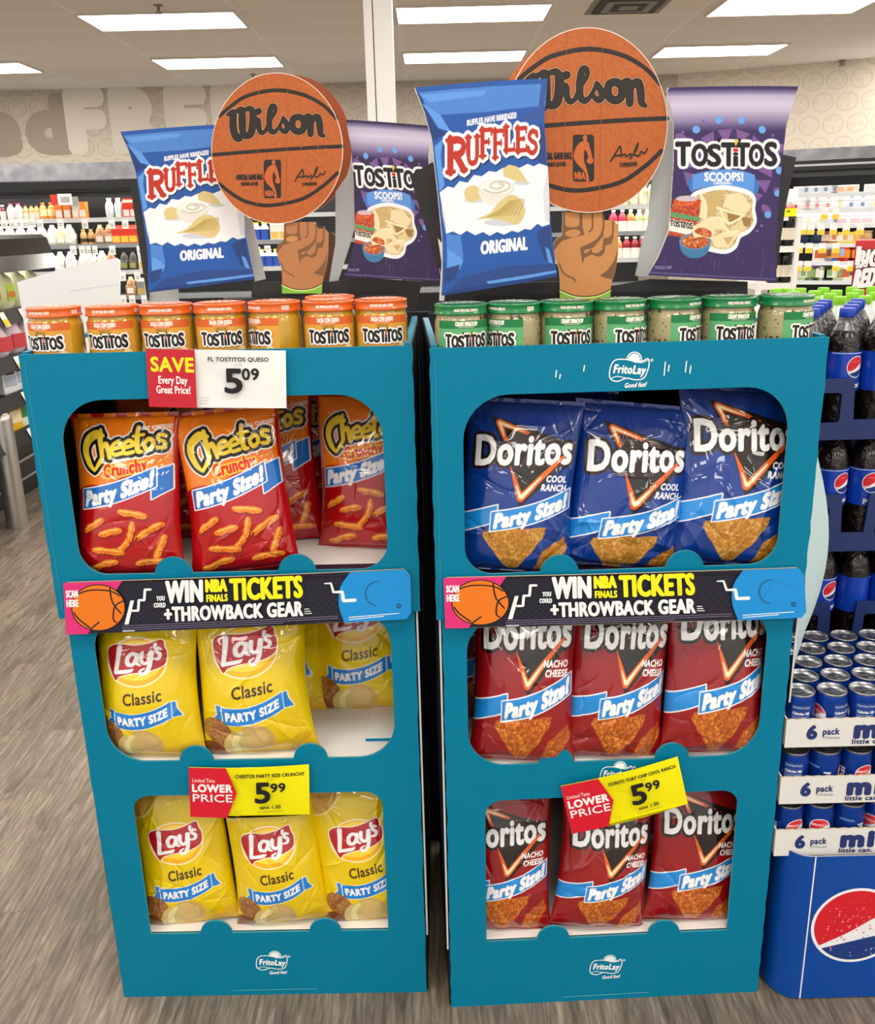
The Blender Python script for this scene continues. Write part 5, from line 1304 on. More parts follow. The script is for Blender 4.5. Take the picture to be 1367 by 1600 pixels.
lm = mat('#fffaf0', .5, emit=22, name='case_lamp')
MB().box(rel((X0, DY + .05, zs0 - .13)), rel((X1, DY + .12, zs0 - .12)), lm).build('case_or_fill_light', case)
for i, z in enumerate(SH):
    s = MB(); s.box(rel((X0, DY + .02, z - .02)), rel((X1, DY + .60, z)), SHELFW).box(rel((X0, DY, z - .035)), rel((X1, DY + .02, z + .012)), SHELFW if i % 2 == 0 else mat('#8d9196', .4))
    s.box(rel((X0, DY + .05, z - .03)), rel((X1, DY + .09, z - .021)), mat('#fffaf0', .5, emit=11, name='shelf_lamp'))
    s.build('shelf', case)
def ptag(root, off, px, py, w, h, Y, m=TAGW, m2=None):
    p = at_y(px, py, Y); k = Y / FPX * 1.01; q = MB()
    q.box((p.x - w * k / 2 - off[0], Y - .012 - off[1], p.z - h * k / 2), (p.x + w * k / 2 - off[0], Y - .006 - off[1], p.z + h * k / 2), m)
    if m2: q.box((p.x - w * k / 2 - off[0], Y - .0125 - off[1], p.z - h * k / 2), (p.x + w * k / 2 - off[0], Y - .0121 - off[1], p.z), m2)
    for t in range(2): q.box((p.x - w * k * .3 - off[0], Y - .0135 - off[1], p.z - h * k * (.05 + .2 * t)), (p.x + w * k * .3 - off[0], Y - .0126 - off[1], p.z - h * k * (-.02 + .2 * t)), mat('#77797c', .6))
    q.build('price_tag', root)
OFF = (-3, DY)
for px, py in ((7, 350), (20, 350), (30, 349), (40, 349), (51, 348), (63, 350), (95, 349), (133, 350), (175, 350), (196, 350), (217, 350), (115, 391), (129, 391), (140, 391), (148, 391), (176, 391), (219, 391), (192, 432), (215, 432), (193, 468), (207, 468), (226, 468), (903, 345)): ptag(case, OFF, px, py, 9, 13, DY - .01)
for px, py in ((386, 390), (402, 390), (418, 388)): ptag(case, OFF, px, py, 9, 8, DY - .01)

def bottle(name, h, r, neck, bodym, capm, labm=None, lz=(.2, .6), sq=False, n=14, sh=.62):
    m = MB()
    m.lathe([(r * .86, 0), (r, .02 * h), (r, sh * h), (r * .8, (sh + .13) * h), (neck, (sh + .25) * h), (neck, .93 * h)], bodym, 4 if sq else n, smooth=not sq)
    m.lathe([(neck * 1.25, .92 * h), (neck * 1.25, h)], capm, 10)
    if labm: m.lathe([(r * 1.01, lz[0] * h), (r * 1.012, lz[1] * h)], labm, 4 if sq else n, cap0=False, cap1=False, smooth=not sq)
    return m.build(name)
def jug(name, h, w, bodym, capm, labm=None):
    m = MB(); b = bmesh.new(); bmesh.ops.create_cube(b, size=1)
    for v in b.verts: v.co = Vector((v.co.x * w, v.co.y * w, (v.co.z + .5) * h * .62))
    bmesh.ops.bevel(b, geom=b.edges[:], offset=w * .12, segments=2, affect='EDGES'); m.bm(b, bodym, True)
    m.lathe([(w * .46, h * .58), (w * .40, h * .74), (w * .22, h * .90), (w * .17, h * .95)], bodym, 14); m.lathe([(w * .20, h * .94), (w * .20, h)], capm, 12)
    m.tube([(w * .15, -w * .3, h * .88), (w * .22, -w * .48, h * .82), (w * .28, -w * .5, h * .6)], w * .07, bodym, 6)
    if labm: m.box((-w * .32, -w * .515, h * .15), (w * .32, -w * .49, h * .42), labm)
    return m.build(name)
def carton(name, h, w, bodym, labm, roof=True, capm=None):
    m = MB(); t = h * (.80 if roof else 1)
    m.box((-w / 2, -w / 2, 0), (w / 2, w / 2, t), bodym)
    if roof:
        m.add([(-w / 2, -w / 2, t), (w / 2, -w / 2, t), (w / 2, w / 2, t), (-w / 2, w / 2, t), (-w / 2, -.005, h * .95), (w / 2, -.005, h * .95), (w / 2, .005, h * .95), (-w / 2, .005, h * .95)], [(0, 1, 5, 4), (2, 3, 7, 6), (1, 2, 6, 5), (3, 0, 4, 7)], bodym); m.box((-w / 2, -.005, h * .94), (w / 2, .005, h), bodym)
    m.box((-w * .42, -w / 2 - .004, t * .12), (w * .42, -w / 2 - .001, t * .55), labm)
    m.lathe([(w * .2, 0), (w * .2, .004)], labm, 10, c=(0, -w * .2, t * .98)) if capm is None else m.lathe([(w * .15, 0), (w * .15, h * .06)], capm, 10, c=(0, -w * .25, t * 1.0))
    return m.build(name)
P_ = lambda h: mat(h, .4)
MILKW = P_('#f2f1ea'); CREAM = P_('#eee2b8'); CHOC = P_('#b98d68'); CAPR = P_('#c3242c'); CAPW = P_('#f2f2f2'); ORG = P_('#ef8a35'); REDC = P_('#d9361f'); PINK = P_('#d98aa0'); TANB = P_('#cfa46c'); DKP = P_('#6a2f36'); GREY = P_('#55504c'); YEL2 = P_('#f3d04a'); BLUE2 = P_('#2a4fa8'); GREEN2 = P_('#3c9a52')
KINDS = {}
def kind(key, f):
    if key not in KINDS: KINDS[key] = [f(), 0]
    return KINDS[key]
def put(key, f, P, rz, label, cat, group):
    k = kind(key, f); o = k[0] if k[1] == 0 else k[0].copy()
    if k[1]: COL.objects.link(o)
    k[1] += 1; o.location = P; o.rotation_euler = (0, 0, rz); tag(o, label, cat, group); return o
DEPTH = DY + .12
KD = {  # kind: (builder, plain words, category)
 'pinkb': (lambda: bottle('drink_bottle', .17, .033, .016, DKP, CAPW, P_('#f4e7e4'), (.1, .6)), 'dark pink drink bottle', 'bottle'),
 'whiteb': (lambda: bottle('drink_bottle', .185, .045, .018, MILKW, P_('#c8457c'), P_('#f8f6f4')), 'white drink bottle with pink cap', 'bottle'),
 'tanb': (lambda: bottle('drink_bottle', .165, .032, .014, TANB, P_('#5b4433'), P_('#f0e6d2'), (.1, .5)), 'tan coffee drink bottle', 'bottle'),
 'oj': (lambda: bottle('juice_bottle', .185, .044, .018, ORG, ORG, P_('#f7dfb0'), (.22, .62), True), 'square orange juice bottle', 'bottle'),
 'ojc': (lambda: carton('juice_carton', .185, .082, ORG, P_('#fbf3e6'), False), 'orange juice carton', 'carton'),
 'milkt': (lambda: bottle('milk_bottle', .215, .045, .022, MILKW, CAPW, P_('#e4eef6'), (.2, .5)), 'tall white milk bottle', 'bottle'),
 'redb': (lambda: carton('juice_carton', .205, .08, REDC, P_('#fbe9e0'), True, CAPR), 'red drink carton with white label', 'carton'),
 'jug': (lambda: jug('milk_jug', .225, .125, MILKW, CAPW, P_('#fdfdfb')), 'white milk jug', 'jug'),
 'cjug': (lambda: jug('milk_jug', .225, .125, CREAM, P_('#e8d9a0'), P_('#faf7ea')), 'cream coloured milk jug', 'jug'),
 'amb': (lambda: bottle('drink_bottle', .17, .040, .018, TANB, P_('#d9b46a'), P_('#4b382a'), (.18, .42), True), 'amber tea bottle with dark label', 'bottle'),
 'cho': (lambda: jug('milk_jug', .215, .115, CHOC, P_('#caa184'), P_('#f2e6d8')), 'chocolate milk jug', 'jug'),
 'redc': (lambda: carton('juice_carton', .205, .10, REDC, P_('#f7c84a'), True), 'red and yellow drink carton', 'carton'),
 'greyj': (lambda: jug('milk_jug', .21, .105, GREY, P_('#3a3633'), P_('#9a9a52')), 'dark grey milk jug', 'jug'),
 'wcar': (lambda: carton('milk_carton', .215, .095, P_('#e9e6da'), P_('#d9b45a'), True), 'white milk carton with gold print', 'carton'),
 'gcar': (lambda: carton('milk_carton', .20, .09, P_('#8c8a88'), P_('#b9a05a'), True), 'grey milk carton', 'carton'),
 'bmj': (lambda: bottle('milk_bottle', .20, .055, .026, P_('#eef0f4'), P_('#f0c93a'), BLUE2, (.05, .62)), 'blue labelled milk bottle', 'bottle'),
 'lemon': (lambda: bottle('juice_bottle', .25, .050, .020, P_('#e6e6b2'), GREEN2, P_('#fbfae6'), (.08, .5)), 'pale lemonade bottle with green cap', 'bottle'),
 'rasp': (lambda: bottle('juice_bottle', .24, .050, .018, P_('#c83a56'), P_('#e6f2ea'), P_('#faf6ea'), (.04, .5)), 'raspberry juice bottle with white label', 'bottle'),
 'peach': (lambda: bottle('juice_bottle', .24, .050, .018, P_('#dd8f5c'), P_('#e6f2ea'), P_('#faf6ea'), (.04, .5)), 'peach juice bottle with white label', 'bottle'),
 'lime': (lambda: bottle('juice_bottle', .24, .050, .018, P_('#c9d89a'), P_('#dfeedd'), P_('#f7f8ea'), (.04, .5)), 'lime juice bottle with white label', 'bottle'),
 'cran': (lambda: bottle('juice_bottle', .24, .050, .018, P_('#8c1a26'), P_('#e6dede'), P_('#f7efe9'), (.04, .5)), 'dark red cranberry juice bottle', 'bottle'),
}
ROWS = [  # (shelf, shelf words, [(kind, px centre) ...])
 (0, 'top dairy shelf', [('pinkb', -7), ('pinkb', 6), ('whiteb', 19), ('whiteb', 31), ('tanb', 42), ('tanb', 51), ('tanb', 59), ('oj', 69), ('oj', 82), ('ojc', 95), ('ojc', 108), ('ojc', 121), ('ojc', 132), ('milkt', 173), ('milkt', 187), ('redb', 200), ('redb', 211)]),
 (1, 'second dairy shelf', [('jug', -4), ('jug', 12), ('jug', 29), ('jug', 46), ('jug', 62), ('jug', 79), ('cjug', 93), ('jug', 106), ('amb', 127), ('amb', 139), ('cho', 154), ('cho', 168), ('redc', 180), ('redc', 193), ('redc', 206), ('redc', 219)]),
 (2, 'third dairy shelf', [('jug', 86), ('jug', 102), ('jug', 123), ('jug', 136), ('jug', 152), ('cho', 166), ('greyj', 187), ('greyj', 201), ('wcar', 217), ('wcar', 231)]),
 (3, 'lowest dairy shelf seen', [('cho', 193), ('gcar', 209), ('wcar', 222)]),
 (1, 'dairy shelf under the left basketball', [('bmj', 399), ('bmj', 412), ('wcar', 428), ('wcar', 441)]),
 (2, 'dairy shelf beside the fist', [('bmj', 404), ('bmj', 416), ('bmj', 428)]),
 (0, 'top juice shelf by the right fist', [('lemon', 962), ('lemon', 975), ('lemon', 989), ('lemon', 1003), ('lemon', 1016)]),
 (1, 'second juice shelf by the right fist', [('rasp', 958), ('rasp', 972), ('peach', 985), ('lime', 998), ('lime', 1011)]),
 (2, 'third juice shelf by the right fist', [('peach', 967), ('cran', 980), ('cran', 993), ('cran', 1006)]),
]
for si, words, items in ROWS:
    tot = {}
    for k, _ in items: tot[k] = tot.get(k, 0) + 1
    seen = {}
    for k, px in items:
        f, w, cat = KD[k]; i = seen.get(k, 0); seen[k] = i + 1
        lab = ('lone %s on the %s' % (w, words)) if tot[k] == 1 else '%s %s on the %s' % (ORD[i], w, words)
        p = at_y(px, 340, DEPTH)
        put(k, f, (p.x, DEPTH, SH[si] + .002), 0, lab, cat, words + ' stock')
# sale sign hanging on the canopy
sg = thing('sale_sign', 'small red and white sale sign on the dairy case canopy at left', 'sign', tuple(at_y(96, 312, DY - .2)))
MB().box((-.12, 0, -.05), (-.04, .004, .055), mat('#cf3a2c', .5)).build('sign_panel', sg)
MB().box((-.05, .0, .05), (-.04, .21, .056), CASEGREY).box((.06, .0, .05), (.07, .21, .056), CASEGREY).build('sign_bracket', sg)
MB().box((-.04, 0, -.055), (.115, .004, .06), TAGW).box((-.01, -.002, -.03), (.09, -.0005, .03), mat('#a9abad', .5)).build('sign_panel', sg)
wt = MB(); wt.plate([[(-.06, .10), (.05, .10), (.06, .0), (0, -.12)]], Frame((0, 0, 0), (1, 0, 0), (0, 0, 1), (0, 1, 0)), .004, TAGW)
q = wt.build('shelf_flag'); q.location = at_y(116, 322, DY - .03); tag(q, 'white pointed shelf flag hanging over the orange juice cartons', 'sign')

# ---- produce case at the left edge, its shelves stepping down towards the aisle
PX = -2.32
pc = thing('produce_case', 'black stepped refrigerated case with curved hood at the left edge', 'refrigerated case', (PX, 5.0, 0))
Y0c, Y1c = 3.6, 5.55
def prism_y(m, prof, y0, y1, mt):
    n = len(prof); v = [(x, y0, z) for x, z in prof] + [(x, y1, z) for x, z in prof]
    m.add(v, [list(range(n)), list(range(2 * n - 1, n - 1, -1))] + [(i, (i + 1) % n, n + (i + 1) % n, n + i) for i in range(n)], mt)
def rx(pts): return [(x - PX, z) for x, z in pts]
hood = MB()
h0, h1, h2_ = at_y(64, 366, Y1c), at_y(101, 416, Y1c), at_y(82, 395, Y1c)
prism_y(hood, rx([(-3.4, h0.z + .01), (h0.x, h0.z), (h0.x + .03, h0.z - .02), (h2_.x + .0, h2_.z), (h1.x, h1.z), (h1.x - .04, h1.z), (h2_.x - .06, h2_.z + .005), (-3.4, h2_.z + .005)]), Y0c - 5, Y1c - 5, mat('#0c0c0e', .15))
hood.build('hood', pc)
bd = MB(); prism_y(bd, rx([(-3.6, 0), (PX, 0), (PX + .02, .12), (PX + .02, .32), (PX - .02, .36), (-3.6, .36)]), Y0c - 5, Y1c - 5, CASEBLK); bd.box((PX + .021 - PX, Y0c - 5, .20), (PX + .03 - PX, Y1c - 5, .215), mat('#b9bcc0', .3, metal=.8)).box((PX + .021 - PX, Y0c - 5, .10), (PX + .03 - PX, Y1c - 5, .112), mat('#b9bcc0', .3, metal=.8))
bd.build('base', pc)
MB().box((-1.28, Y0c - 5, .3), (-.95, Y1c - 5, h0.z), mat('#9fb09a', .5)).build('back_panel', pc)
MB().box((-.10, Y0c - 5, h2_.z - .03), (-.02, Y1c - 5, h2_.z - .012), mat('#fff8ea', .5, emit=14, name='produce_fill')).build('case_or_fill_light', pc)  # glowing strip added under the hood lip to brighten the stock below
LEV = [(1.02, -2.17), (.80, -2.13), (.62, -2.12), (.43, -2.12)]
for z, xf in LEV:
    s = MB(); s.box((xf - .42 - PX, Y0c - 5, z - .02), (xf - PX, Y1c - 5, z), CASEBLK)
    prism_y(s, rx([(xf, z + .02), (xf + .03, z - .05), (xf + .015, z - .055), (xf - .015, z + .02)]), Y0c - 5, Y1c - 5, mat('#141416', .4)); s.build('shelf', pc)
    for yy in (4.75, 4.98, 5.2, 5.42):
        t = MB(); a = Vector((xf + .034 - PX, yy - 5, z)); t.add([(a.x - .026, a.y - .03, z + .012), (a.x - .026, a.y + .03, z + .012), (a.x + .004, a.y + .03, z - .06), (a.x + .004, a.y - .03, z - .06)], [(0, 1, 2, 3)], TAGW)
        t.add([(a.x - .010, a.y - .028, z - .022), (a.x - .010, a.y + .028, z - .022), (a.x + .005, a.y + .028, z - .055), (a.x + .005, a.y - .028, z - .055)], [(0, 1, 2, 3)], TAGY); t.build('price_tag', pc)
def cup(nm):
    m = MB(); m.lathe([(.045, 0), (.062, .03), (.07, .11), (.06, .16), (.03, .19)], P_('#eef0c4'), 16); m.box((-.022, -.074, .05), (.022, -.062, .13), P_('#b4d650')); m.box((-.024, -.076, .065), (.024, -.073, .095), P_('#d8873a')); return m.build(nm)
def sack(nm, c, c2):
    m = MB(); m.lathe([(.05, 0), (.075, .03), (.075, .10), (.05, .15), (.06, .18)], c, 10); m.box((-.05, -.078, .04), (.05, -.07, .11), c2); return m.build(nm)
def pk(nm, c, c2, w=.09, h=.20):
    m = MB(); m.box((-w / 2, -w * .35, 0), (w / 2, w * .35, h), c, .006); m.box((-w * .4, -w * .37, h * .3), (w * .4, -w * .34, h * .7), c2); m.box((-w * .3, -w * .375, h * .75), (w * .3, -w * .345, h * .9), P_('#2a3f7c')); return m.build(nm)
PK = {'cup': (lambda: cup('salad_cup'), 'yellow and green salad cup', 'food tub'), 'lettuce': (lambda: sack('lettuce_bag', P_('#8fb36a'), P_('#dfe8cf')), 'green bagged lettuce', 'bag of salad'),
      'snack': (lambda: sack('snack_pack', P_('#d8c7cf'), P_('#c8414a')), 'clear pack with red print', 'food pack'), 'wbox': (lambda: pk('milk_carton', P_('#eef0f2'), P_('#b3bccb'), .1, .13), 'white carton with small blue print', 'carton'),
      'gbox': (lambda: pk('milk_carton', P_('#e7efe4'), P_('#3b8f4c'), .085, .17), 'green and white carton', 'carton'), 'ybox': (lambda: pk('milk_carton', P_('#f0b821'), P_('#f7e8c0'), .09, .15), 'yellow carton', 'carton')}
ROW2 = [('lettuce', -2.46, 1.03, (5.02, 5.16, 5.3, 5.44), 'under the black hood'), ('cup', -2.27, 1.025, (4.85, 5.02, 5.19, 5.36), 'top step of the left case'), ('snack', -2.21, .805, (4.72, 4.9, 5.08, 5.26), 'second step of the left case'),
        ('wbox', -2.19, .625, (4.74, 4.86, 4.98, 5.10, 5.22), 'third step of the left case'), ('gbox', -2.18, .435, (4.84, 4.96, 5.08, 5.2), 'lowest step of the left case'), ('ybox', -2.18, .435, (4.72,), 'lowest step of the left case')]
for k, x, z, ys, wd in ROW2:
    f, w, cat = PK[k]
    for i, yy in enumerate(ys):
        put('p' + k, f, (x, yy, z), math.radians(70), '%s%s, %s' % (w, '' if len(ys) == 1 else ', %s from the camera' % ORD[i], wd), cat, wd + ' stock')
# steel bollard
br0 = at_z(28, 822, 0); bt = at_y(12, 646, br0.y).z
bl = MB(); stl = mat('#b9b5ae', .32, metal=.9, bump=(30, .1, .002)); r = .052
bl.lathe([(r, 0), (r, bt - .03), (r * .9, bt - .01), (r * .6, bt)], stl, 28)
o = bl.build('steel_bollard'); o.location = (br0.x, br0.y, 0); tag(o, 'round brushed steel bollard standing on the floor at the left edge', 'bollard')
# ================================================================== RIGHT SIDE: cooler along the angled wall, rack, soda displays
def at_plane(px, py, p0, n):
    r = ray(px, py); O = Vector((0, 0, CAMZ)); return O + r * ((p0 - O).dot(n) / r.dot(n))
FO = RW - RNV * .95                                                   # front plane of the right cooler
def rp(px, py): 
    p = at_plane(px, py, FO, RNV); return (p - FO).dot(RD), p.z
ang = math.atan2(RD.y, RD.x)
rc = thing('dairy_case', 'black open dairy case on the angled right wall, stocked with small boxes', 'refrigerated case', tuple(FO), ang)
tA = rp(1222, 300)[0]; zc = rp(1300, 250)[1]; zc2 = rp(1300, 234)[1]; zg = rp(1300, 275)[1]
struct(MB().box((tA - .1, -.02, zc), (6.0, .95, zc2 + .02), soff).build('trim_2')); bpy.data.objects['trim_2'].location = FO; bpy.data.objects['trim_2'].rotation_euler = (0, 0, ang)
m = MB(); m.box((tA, .62, 0), (6, .70, zc), CASEBLK).box((tA, -.1, 0), (6, .62, .30), CASEBLK).box((tA - .06, -.06, 0), (tA, .70, zc), CASEBLK); m.build('back_panel', rc)
m = MB(); m.box((tA - .06, -.10, zg + .05), (6, .62, zc), CASEBLK, .01).box((tA, -.06, zg + .0), (6, .0, zg + .05), CASEGREY).box((tA, -.105, zg + .10), (6, -.10, zg + .12), mat('#b5b8bb', .3, metal=.6)); m.build('canopy', rc)
MB().box((tA, .03, zg + .03), (6, .10, zg + .045), mat('#fffaf0', .5, emit=5, name='case_lamp_b')).build('case_or_fill_light', rc)
RL = [rp(1300, y)[1] for y in (303, 328, 352, 382, 410, 440)]
for i, z in enumerate(RL):
    s = MB(); s.box((tA, .02, z - .018), (6, .58, z), SHELFW).box((tA, -.005, z - .03), (6, .02, z + .01), mat('#dfe6ea', .4)); s.box((tA, .03, z - .028), (6, .07, z - .0185), mat('#fffaf0', .5, emit=2.5, name='shelf_lamp_b')); s.build('shelf', rc)
for j, xs in ((1, (1288, 1306)), (2, (1255, 1267, 1283, 1302, 1322, 1344)), (3, (1249, 1264, 1285, 1306)), (4, (1248, 1262, 1306, 1329))):
    for px in xs:
        t, z = rp(px, {1: 335, 2: 359, 3: 388, 4: 416}[j]); q = MB(); q.box((t - .035, -.015, z - .05), (t + .035, -.008, z + .055), TAGW).box((t - .03, -.017, z - .05), (t + .03, -.0145, z - .0), TAGY); q.build('price_tag', rc)
def bx_(nm, w, h, c, c2, c3=None, d=.12):
    m = MB(); m.box((-w / 2, -d / 2, 0), (w / 2, d / 2, h), c, .004); m.box((-w * .38, -d / 2 - .003, h * .25), (w * .20, -d / 2 - .0005, h * .75), c2)
    if c3: m.box((w * .22, -d / 2 - .004, h * .35), (w * .42, -d / 2 - .001, h * .8), c3)
    return m.build(nm)
WB = P_('#f1f2f2'); BK = {
 'wr': (lambda: bx_('cheese_box', .16, .085, WB, P_('#f6dfe2'), P_('#e08a80')), 'white box with a red patch', 'box'), 'wy': (lambda: bx_('cheese_box', .16, .085, WB, P_('#e4e9ef'), P_('#efe3a0')), 'white box with a yellow patch', 'box'),
 'wb': (lambda: bx_('cheese_box', .16, .085, WB, P_('#dfe6f0'), P_('#7d93bd')), 'white box with a pale blue patch', 'box'), 'wo': (lambda: bx_('cheese_box', .17, .085, WB, P_('#efb98a'), P_('#f8e6cf')), 'white and orange box', 'box'),
 'wp': (lambda: bx_('cheese_box', .17, .085, WB, P_('#f0c9d6'), None), 'white and pink box', 'box'), 'nv': (lambda: bottle('yogurt_tub', .12, .085, .08, P_('#20304f'), P_('#2a3a60'), None, sh=.9), 'navy blue tub', 'tub'),
 'sn': (lambda: bx_('snack_box', .21, .13, P_('#8a4a34'), P_('#e3c9b4'), P_('#d98a52')), 'brown snack box', 'box'), 'ys': (lambda: bx_('snack_box', .20, .12, YEL2, P_('#f5efe0'), P_('#e9b56a')), 'yellow snack box', 'box'),
 'cw': (lambda: bx_('snack_carton', .20, .165, P_('#efe6dc'), P_('#c8643c'), P_('#7a4a3a')), 'cream carton with brown print', 'carton'), 'cb': (lambda: bx_('snack_carton', .21, .17, P_('#2c5fb8'), P_('#e9a23c'), P_('#8fb8e6')), 'bright blue carton', 'carton'),
 'cr': (lambda: bx_('snack_carton', .21, .165, P_('#d8301f'), P_('#ef8a2c'), None), 'red carton with orange print', 'carton'), 'gz': (lambda: bx_('drink_pack', .22, .15, P_('#b9c9a0'), P_('#e6ecd6'), P_('#8fae70')), 'pale green pack', 'pack'),
 'pg': (lambda: bx_('drink_pack', .15, .165, P_('#4c3a6a'), P_('#8fc23c'), P_('#e9e4ef')), 'purple and green pack', 'pack'), 'bj': (lambda: bottle('dip_tub', .13, .055, .045, TANB, P_('#c9a77c'), None, sh=.75), 'tan tub', 'tub')}
RR = [(0, 'top shelf of right case', 1, [('wb', 1248), ('wb', 1263), ('wb', 1278), ('wb', 1292), ('wo', 1308), ('wo', 1324), ('wy', 1359)]), (1, 'second shelf of right case', 2, [('wr', 1252), ('wr', 1267), ('wr', 1284), ('wy', 1302), ('wb', 1320), ('wb', 1338), ('wy', 1357)]),
      (2, 'third shelf of right case', 2, [('wy', 1256), ('wy', 1275), ('wb', 1298), ('wp', 1318), ('wp', 1340), ('wp', 1359)]), (3, 'fourth shelf of right case', 1, [('nv', 1258), ('nv', 1278), ('sn', 1296), ('ys', 1314), ('ys', 1330), ('bj', 1346), ('bj', 1358)]),
      (4, 'fifth shelf of right case', 1, [('cw', 1291), ('cb', 1311), ('cr', 1331), ('cr', 1348)]), (5, 'lowest shelf seen of right case', 1, [('gz', 1252), ('gz', 1265), ('pg', 1278), ('gz', 1294), ('gz', 1310), ('cw', 1330)])]
for j, wd, layers, its in RR:
    cnt = {}; tot = {}
    for k, _ in its: tot[k] = tot.get(k, 0) + 1
    for k, px in its:
        f, w, cat = BK[k]; i = cnt.get(k, 0); cnt[k] = i + 1; t = rp(px, 330)[0]
        for L_ in range(layers if k[0] == 'w' else 1):
            P = FO + RD * t + RNV * .13; P.z = RL[j] + .001 + L_ * .0865
            lab = '%s%s on the %s' % (ORD[i] + ' ' if tot[k] > 1 else 'lone ', w, wd)
            if layers == 2 and k[0] == 'w': lab = ('lower ', 'upper ')[L_] + lab
            put('r' + k, f, P, ang, lab, cat, wd + ' stock')

# ---- white wire rack of gold-necked bottles with a price card
ry = 5.0; ra = at_y(1196, 300, ry); rb = at_y(1252, 300, ry); rtop = at_y(1240, 340, ry).z
rk = thing('wire_rack', 'white metal rack of gold-foiled bottles right of the purple bag cutout', 'rack', (ra.x, ry, 0)); W_ = rb.x - ra.x
m = MB()
for x in (0, W_):
    for y in (0, .30): m.box((x - .012, y - .012, 0), (x + .012, y + .012, rtop), WHITE)
m.build('post', rk)
RZ = [at_y(1220, y, ry).z for y in (385, 443)] + [.6, .25]
for z in RZ:
    s = MB(); s.box((-.01, -.01, z - .03), (W_ + .01, .31, z), WHITE); s.build('shelf', rk)
s = MB()
for z in np.arange(.3, rtop, .12): s.box((W_ - .004, 0, z), (W_ + .004, .30, z + .008), WHITE)
s.build('side_grid', rk)
def wine():
    r = bottle('wine_bottle', .27, .037, .013, mat('#10140f', .12), mat('#c9a25a', .35, metal=.6), P_('#e9e2cf'), (.08, .32), sh=.5)
    return r
gold = mat('#c9a25a', .35, metal=.6)
for j, (z, wd) in enumerate(zip(RZ[:2], ('upper shelf of the white rack', 'lower shelf of the white rack'))):
    for i, px in enumerate((1211, 1228)):
        p = at_y(px, 400, ry + .08)
        k = kind('wine', lambda: (lambda m: (m.lathe([(.032, 0), (.037, .005), (.037, .13), (.030, .16), (.016, .19)], mat('#10140f', .12), 16), m.lathe([(.0165, .185), (.015, .24), (.017, .27), (.015, .28)], gold, 14), m.lathe([(.0375, .03), (.0375, .09)], P_('#e9e2cf'), 16, cap0=False, cap1=False), m.build('wine_bottle'))[-1])(MB()))
        o = k[0] if k[1] == 0 else k[0].copy()
        if k[1]: COL.objects.link(o)
        k[1] += 1; o.location = (p.x, ry + .08, z + .001); tag(o, '%s gold-necked dark bottle on the %s' % (('left', 'right')[i], wd), 'bottle', 'gold-necked bottles')
c0, c1 = at_y(1209, 296, ry - .03), at_y(1244, 338, ry - .03); cw, ch = c1.x - c0.x, c0.z - c1.z
cs = thing('price_card', 'white, red and yellow 12.99 price card on the white rack', 'price sign', (c0.x, ry - .03, c1.z))
m = MB(); m.box((0, 0, 0), (cw, .003, ch), TAGW); A = Art(); A.poly([(0, 0), (cw, 0), (cw, ch * .30), (0, ch * .30)], YELL); A.poly([(0, ch * .30), (cw, ch * .30), (cw, ch * .42), (0, ch * .42)], RED)
A.text('12', cw * .42, ch * .08, ch * .15, BLACK, bold=.05); A.text('99', cw * .66, ch * .14, ch * .09, BLACK, bold=.05); A.text('LOWER PRICE', cw * .5, ch * .325, ch * .07, PAPER, bold=.04, width=cw * .8); A.text('WINE', cw * .55, ch * .46, ch * .06, ink('#8a8a8a'), width=cw * .5)
lay(A, m, flat_fn((0, 0, 0), (1, 0, 0), (0, 0, 1), (0, -1, 0)), e0=8e-4, de=1.5e-4); m.build('card_face', cs)
MB().box((cw * .3, .002, -.02), (cw * .7, .03, ch * .3), WHITE).build('clip', cs)

# ---- stack of red soda cartons
cy_ = 3.2; q0 = at_y(1337, 376, cy_); hh = q0.z / 4
for i in range(4):
    r = thing('soda_carton', ('red BIG RED soda carton at the top of its stack, right edge' if i == 3 else 'plain red soda carton %s in the stack under the lettered one' % ('at the bottom', 'second from bottom', 'just below the top')[i]), 'soda carton', (q0.x + .16 * math.cos(.42) + .10 * math.sin(.42), cy_ - .16 * math.sin(.42) + .10 * math.cos(.42), hh * i + .0005 * i), -.42, 'red soda cartons')
    m = MB(); RC = mat('#b8121c', .4); m.box((-.16, -.10, 0), (.16, .10, hh - .001), RC, .004)
    A = Art()
    if i == 3:
        for wd, x, z, h in (('BIG', -.118, hh - .085, .052), ('RED', -.122, hh - .150, .056)): A.text(wd, x, z, h, PAPER, bold=.07, width=.062, slant=.22, rot=.12, outlines=((.06, ink('#4a0a10')), ))
        Rn = random.Random(3)
        for k in range(40): x, z = Rn.uniform(-.15, .15), Rn.uniform(.02, hh - .02); A.poly(ellipse(x, z, .003, .003, 6), ink('#e0858a'))
        for k in range(4): A.stroke([(-.02 + .01 * k, .27 + .008 * k), (.02 + .01 * k, .285 + .008 * k)], .002, PAPER)
        A.poly([(-.155, .25), (-.14, .25), (-.14, .31), (-.155, .31)], PAPER)
        lay(A, m, flat_fn((0, -.10, 0), (1, 0, 0), (0, 0, 1), (0, -1, 0)), e0=4e-4, de=1e-4)
    m.build('carton_body', r)

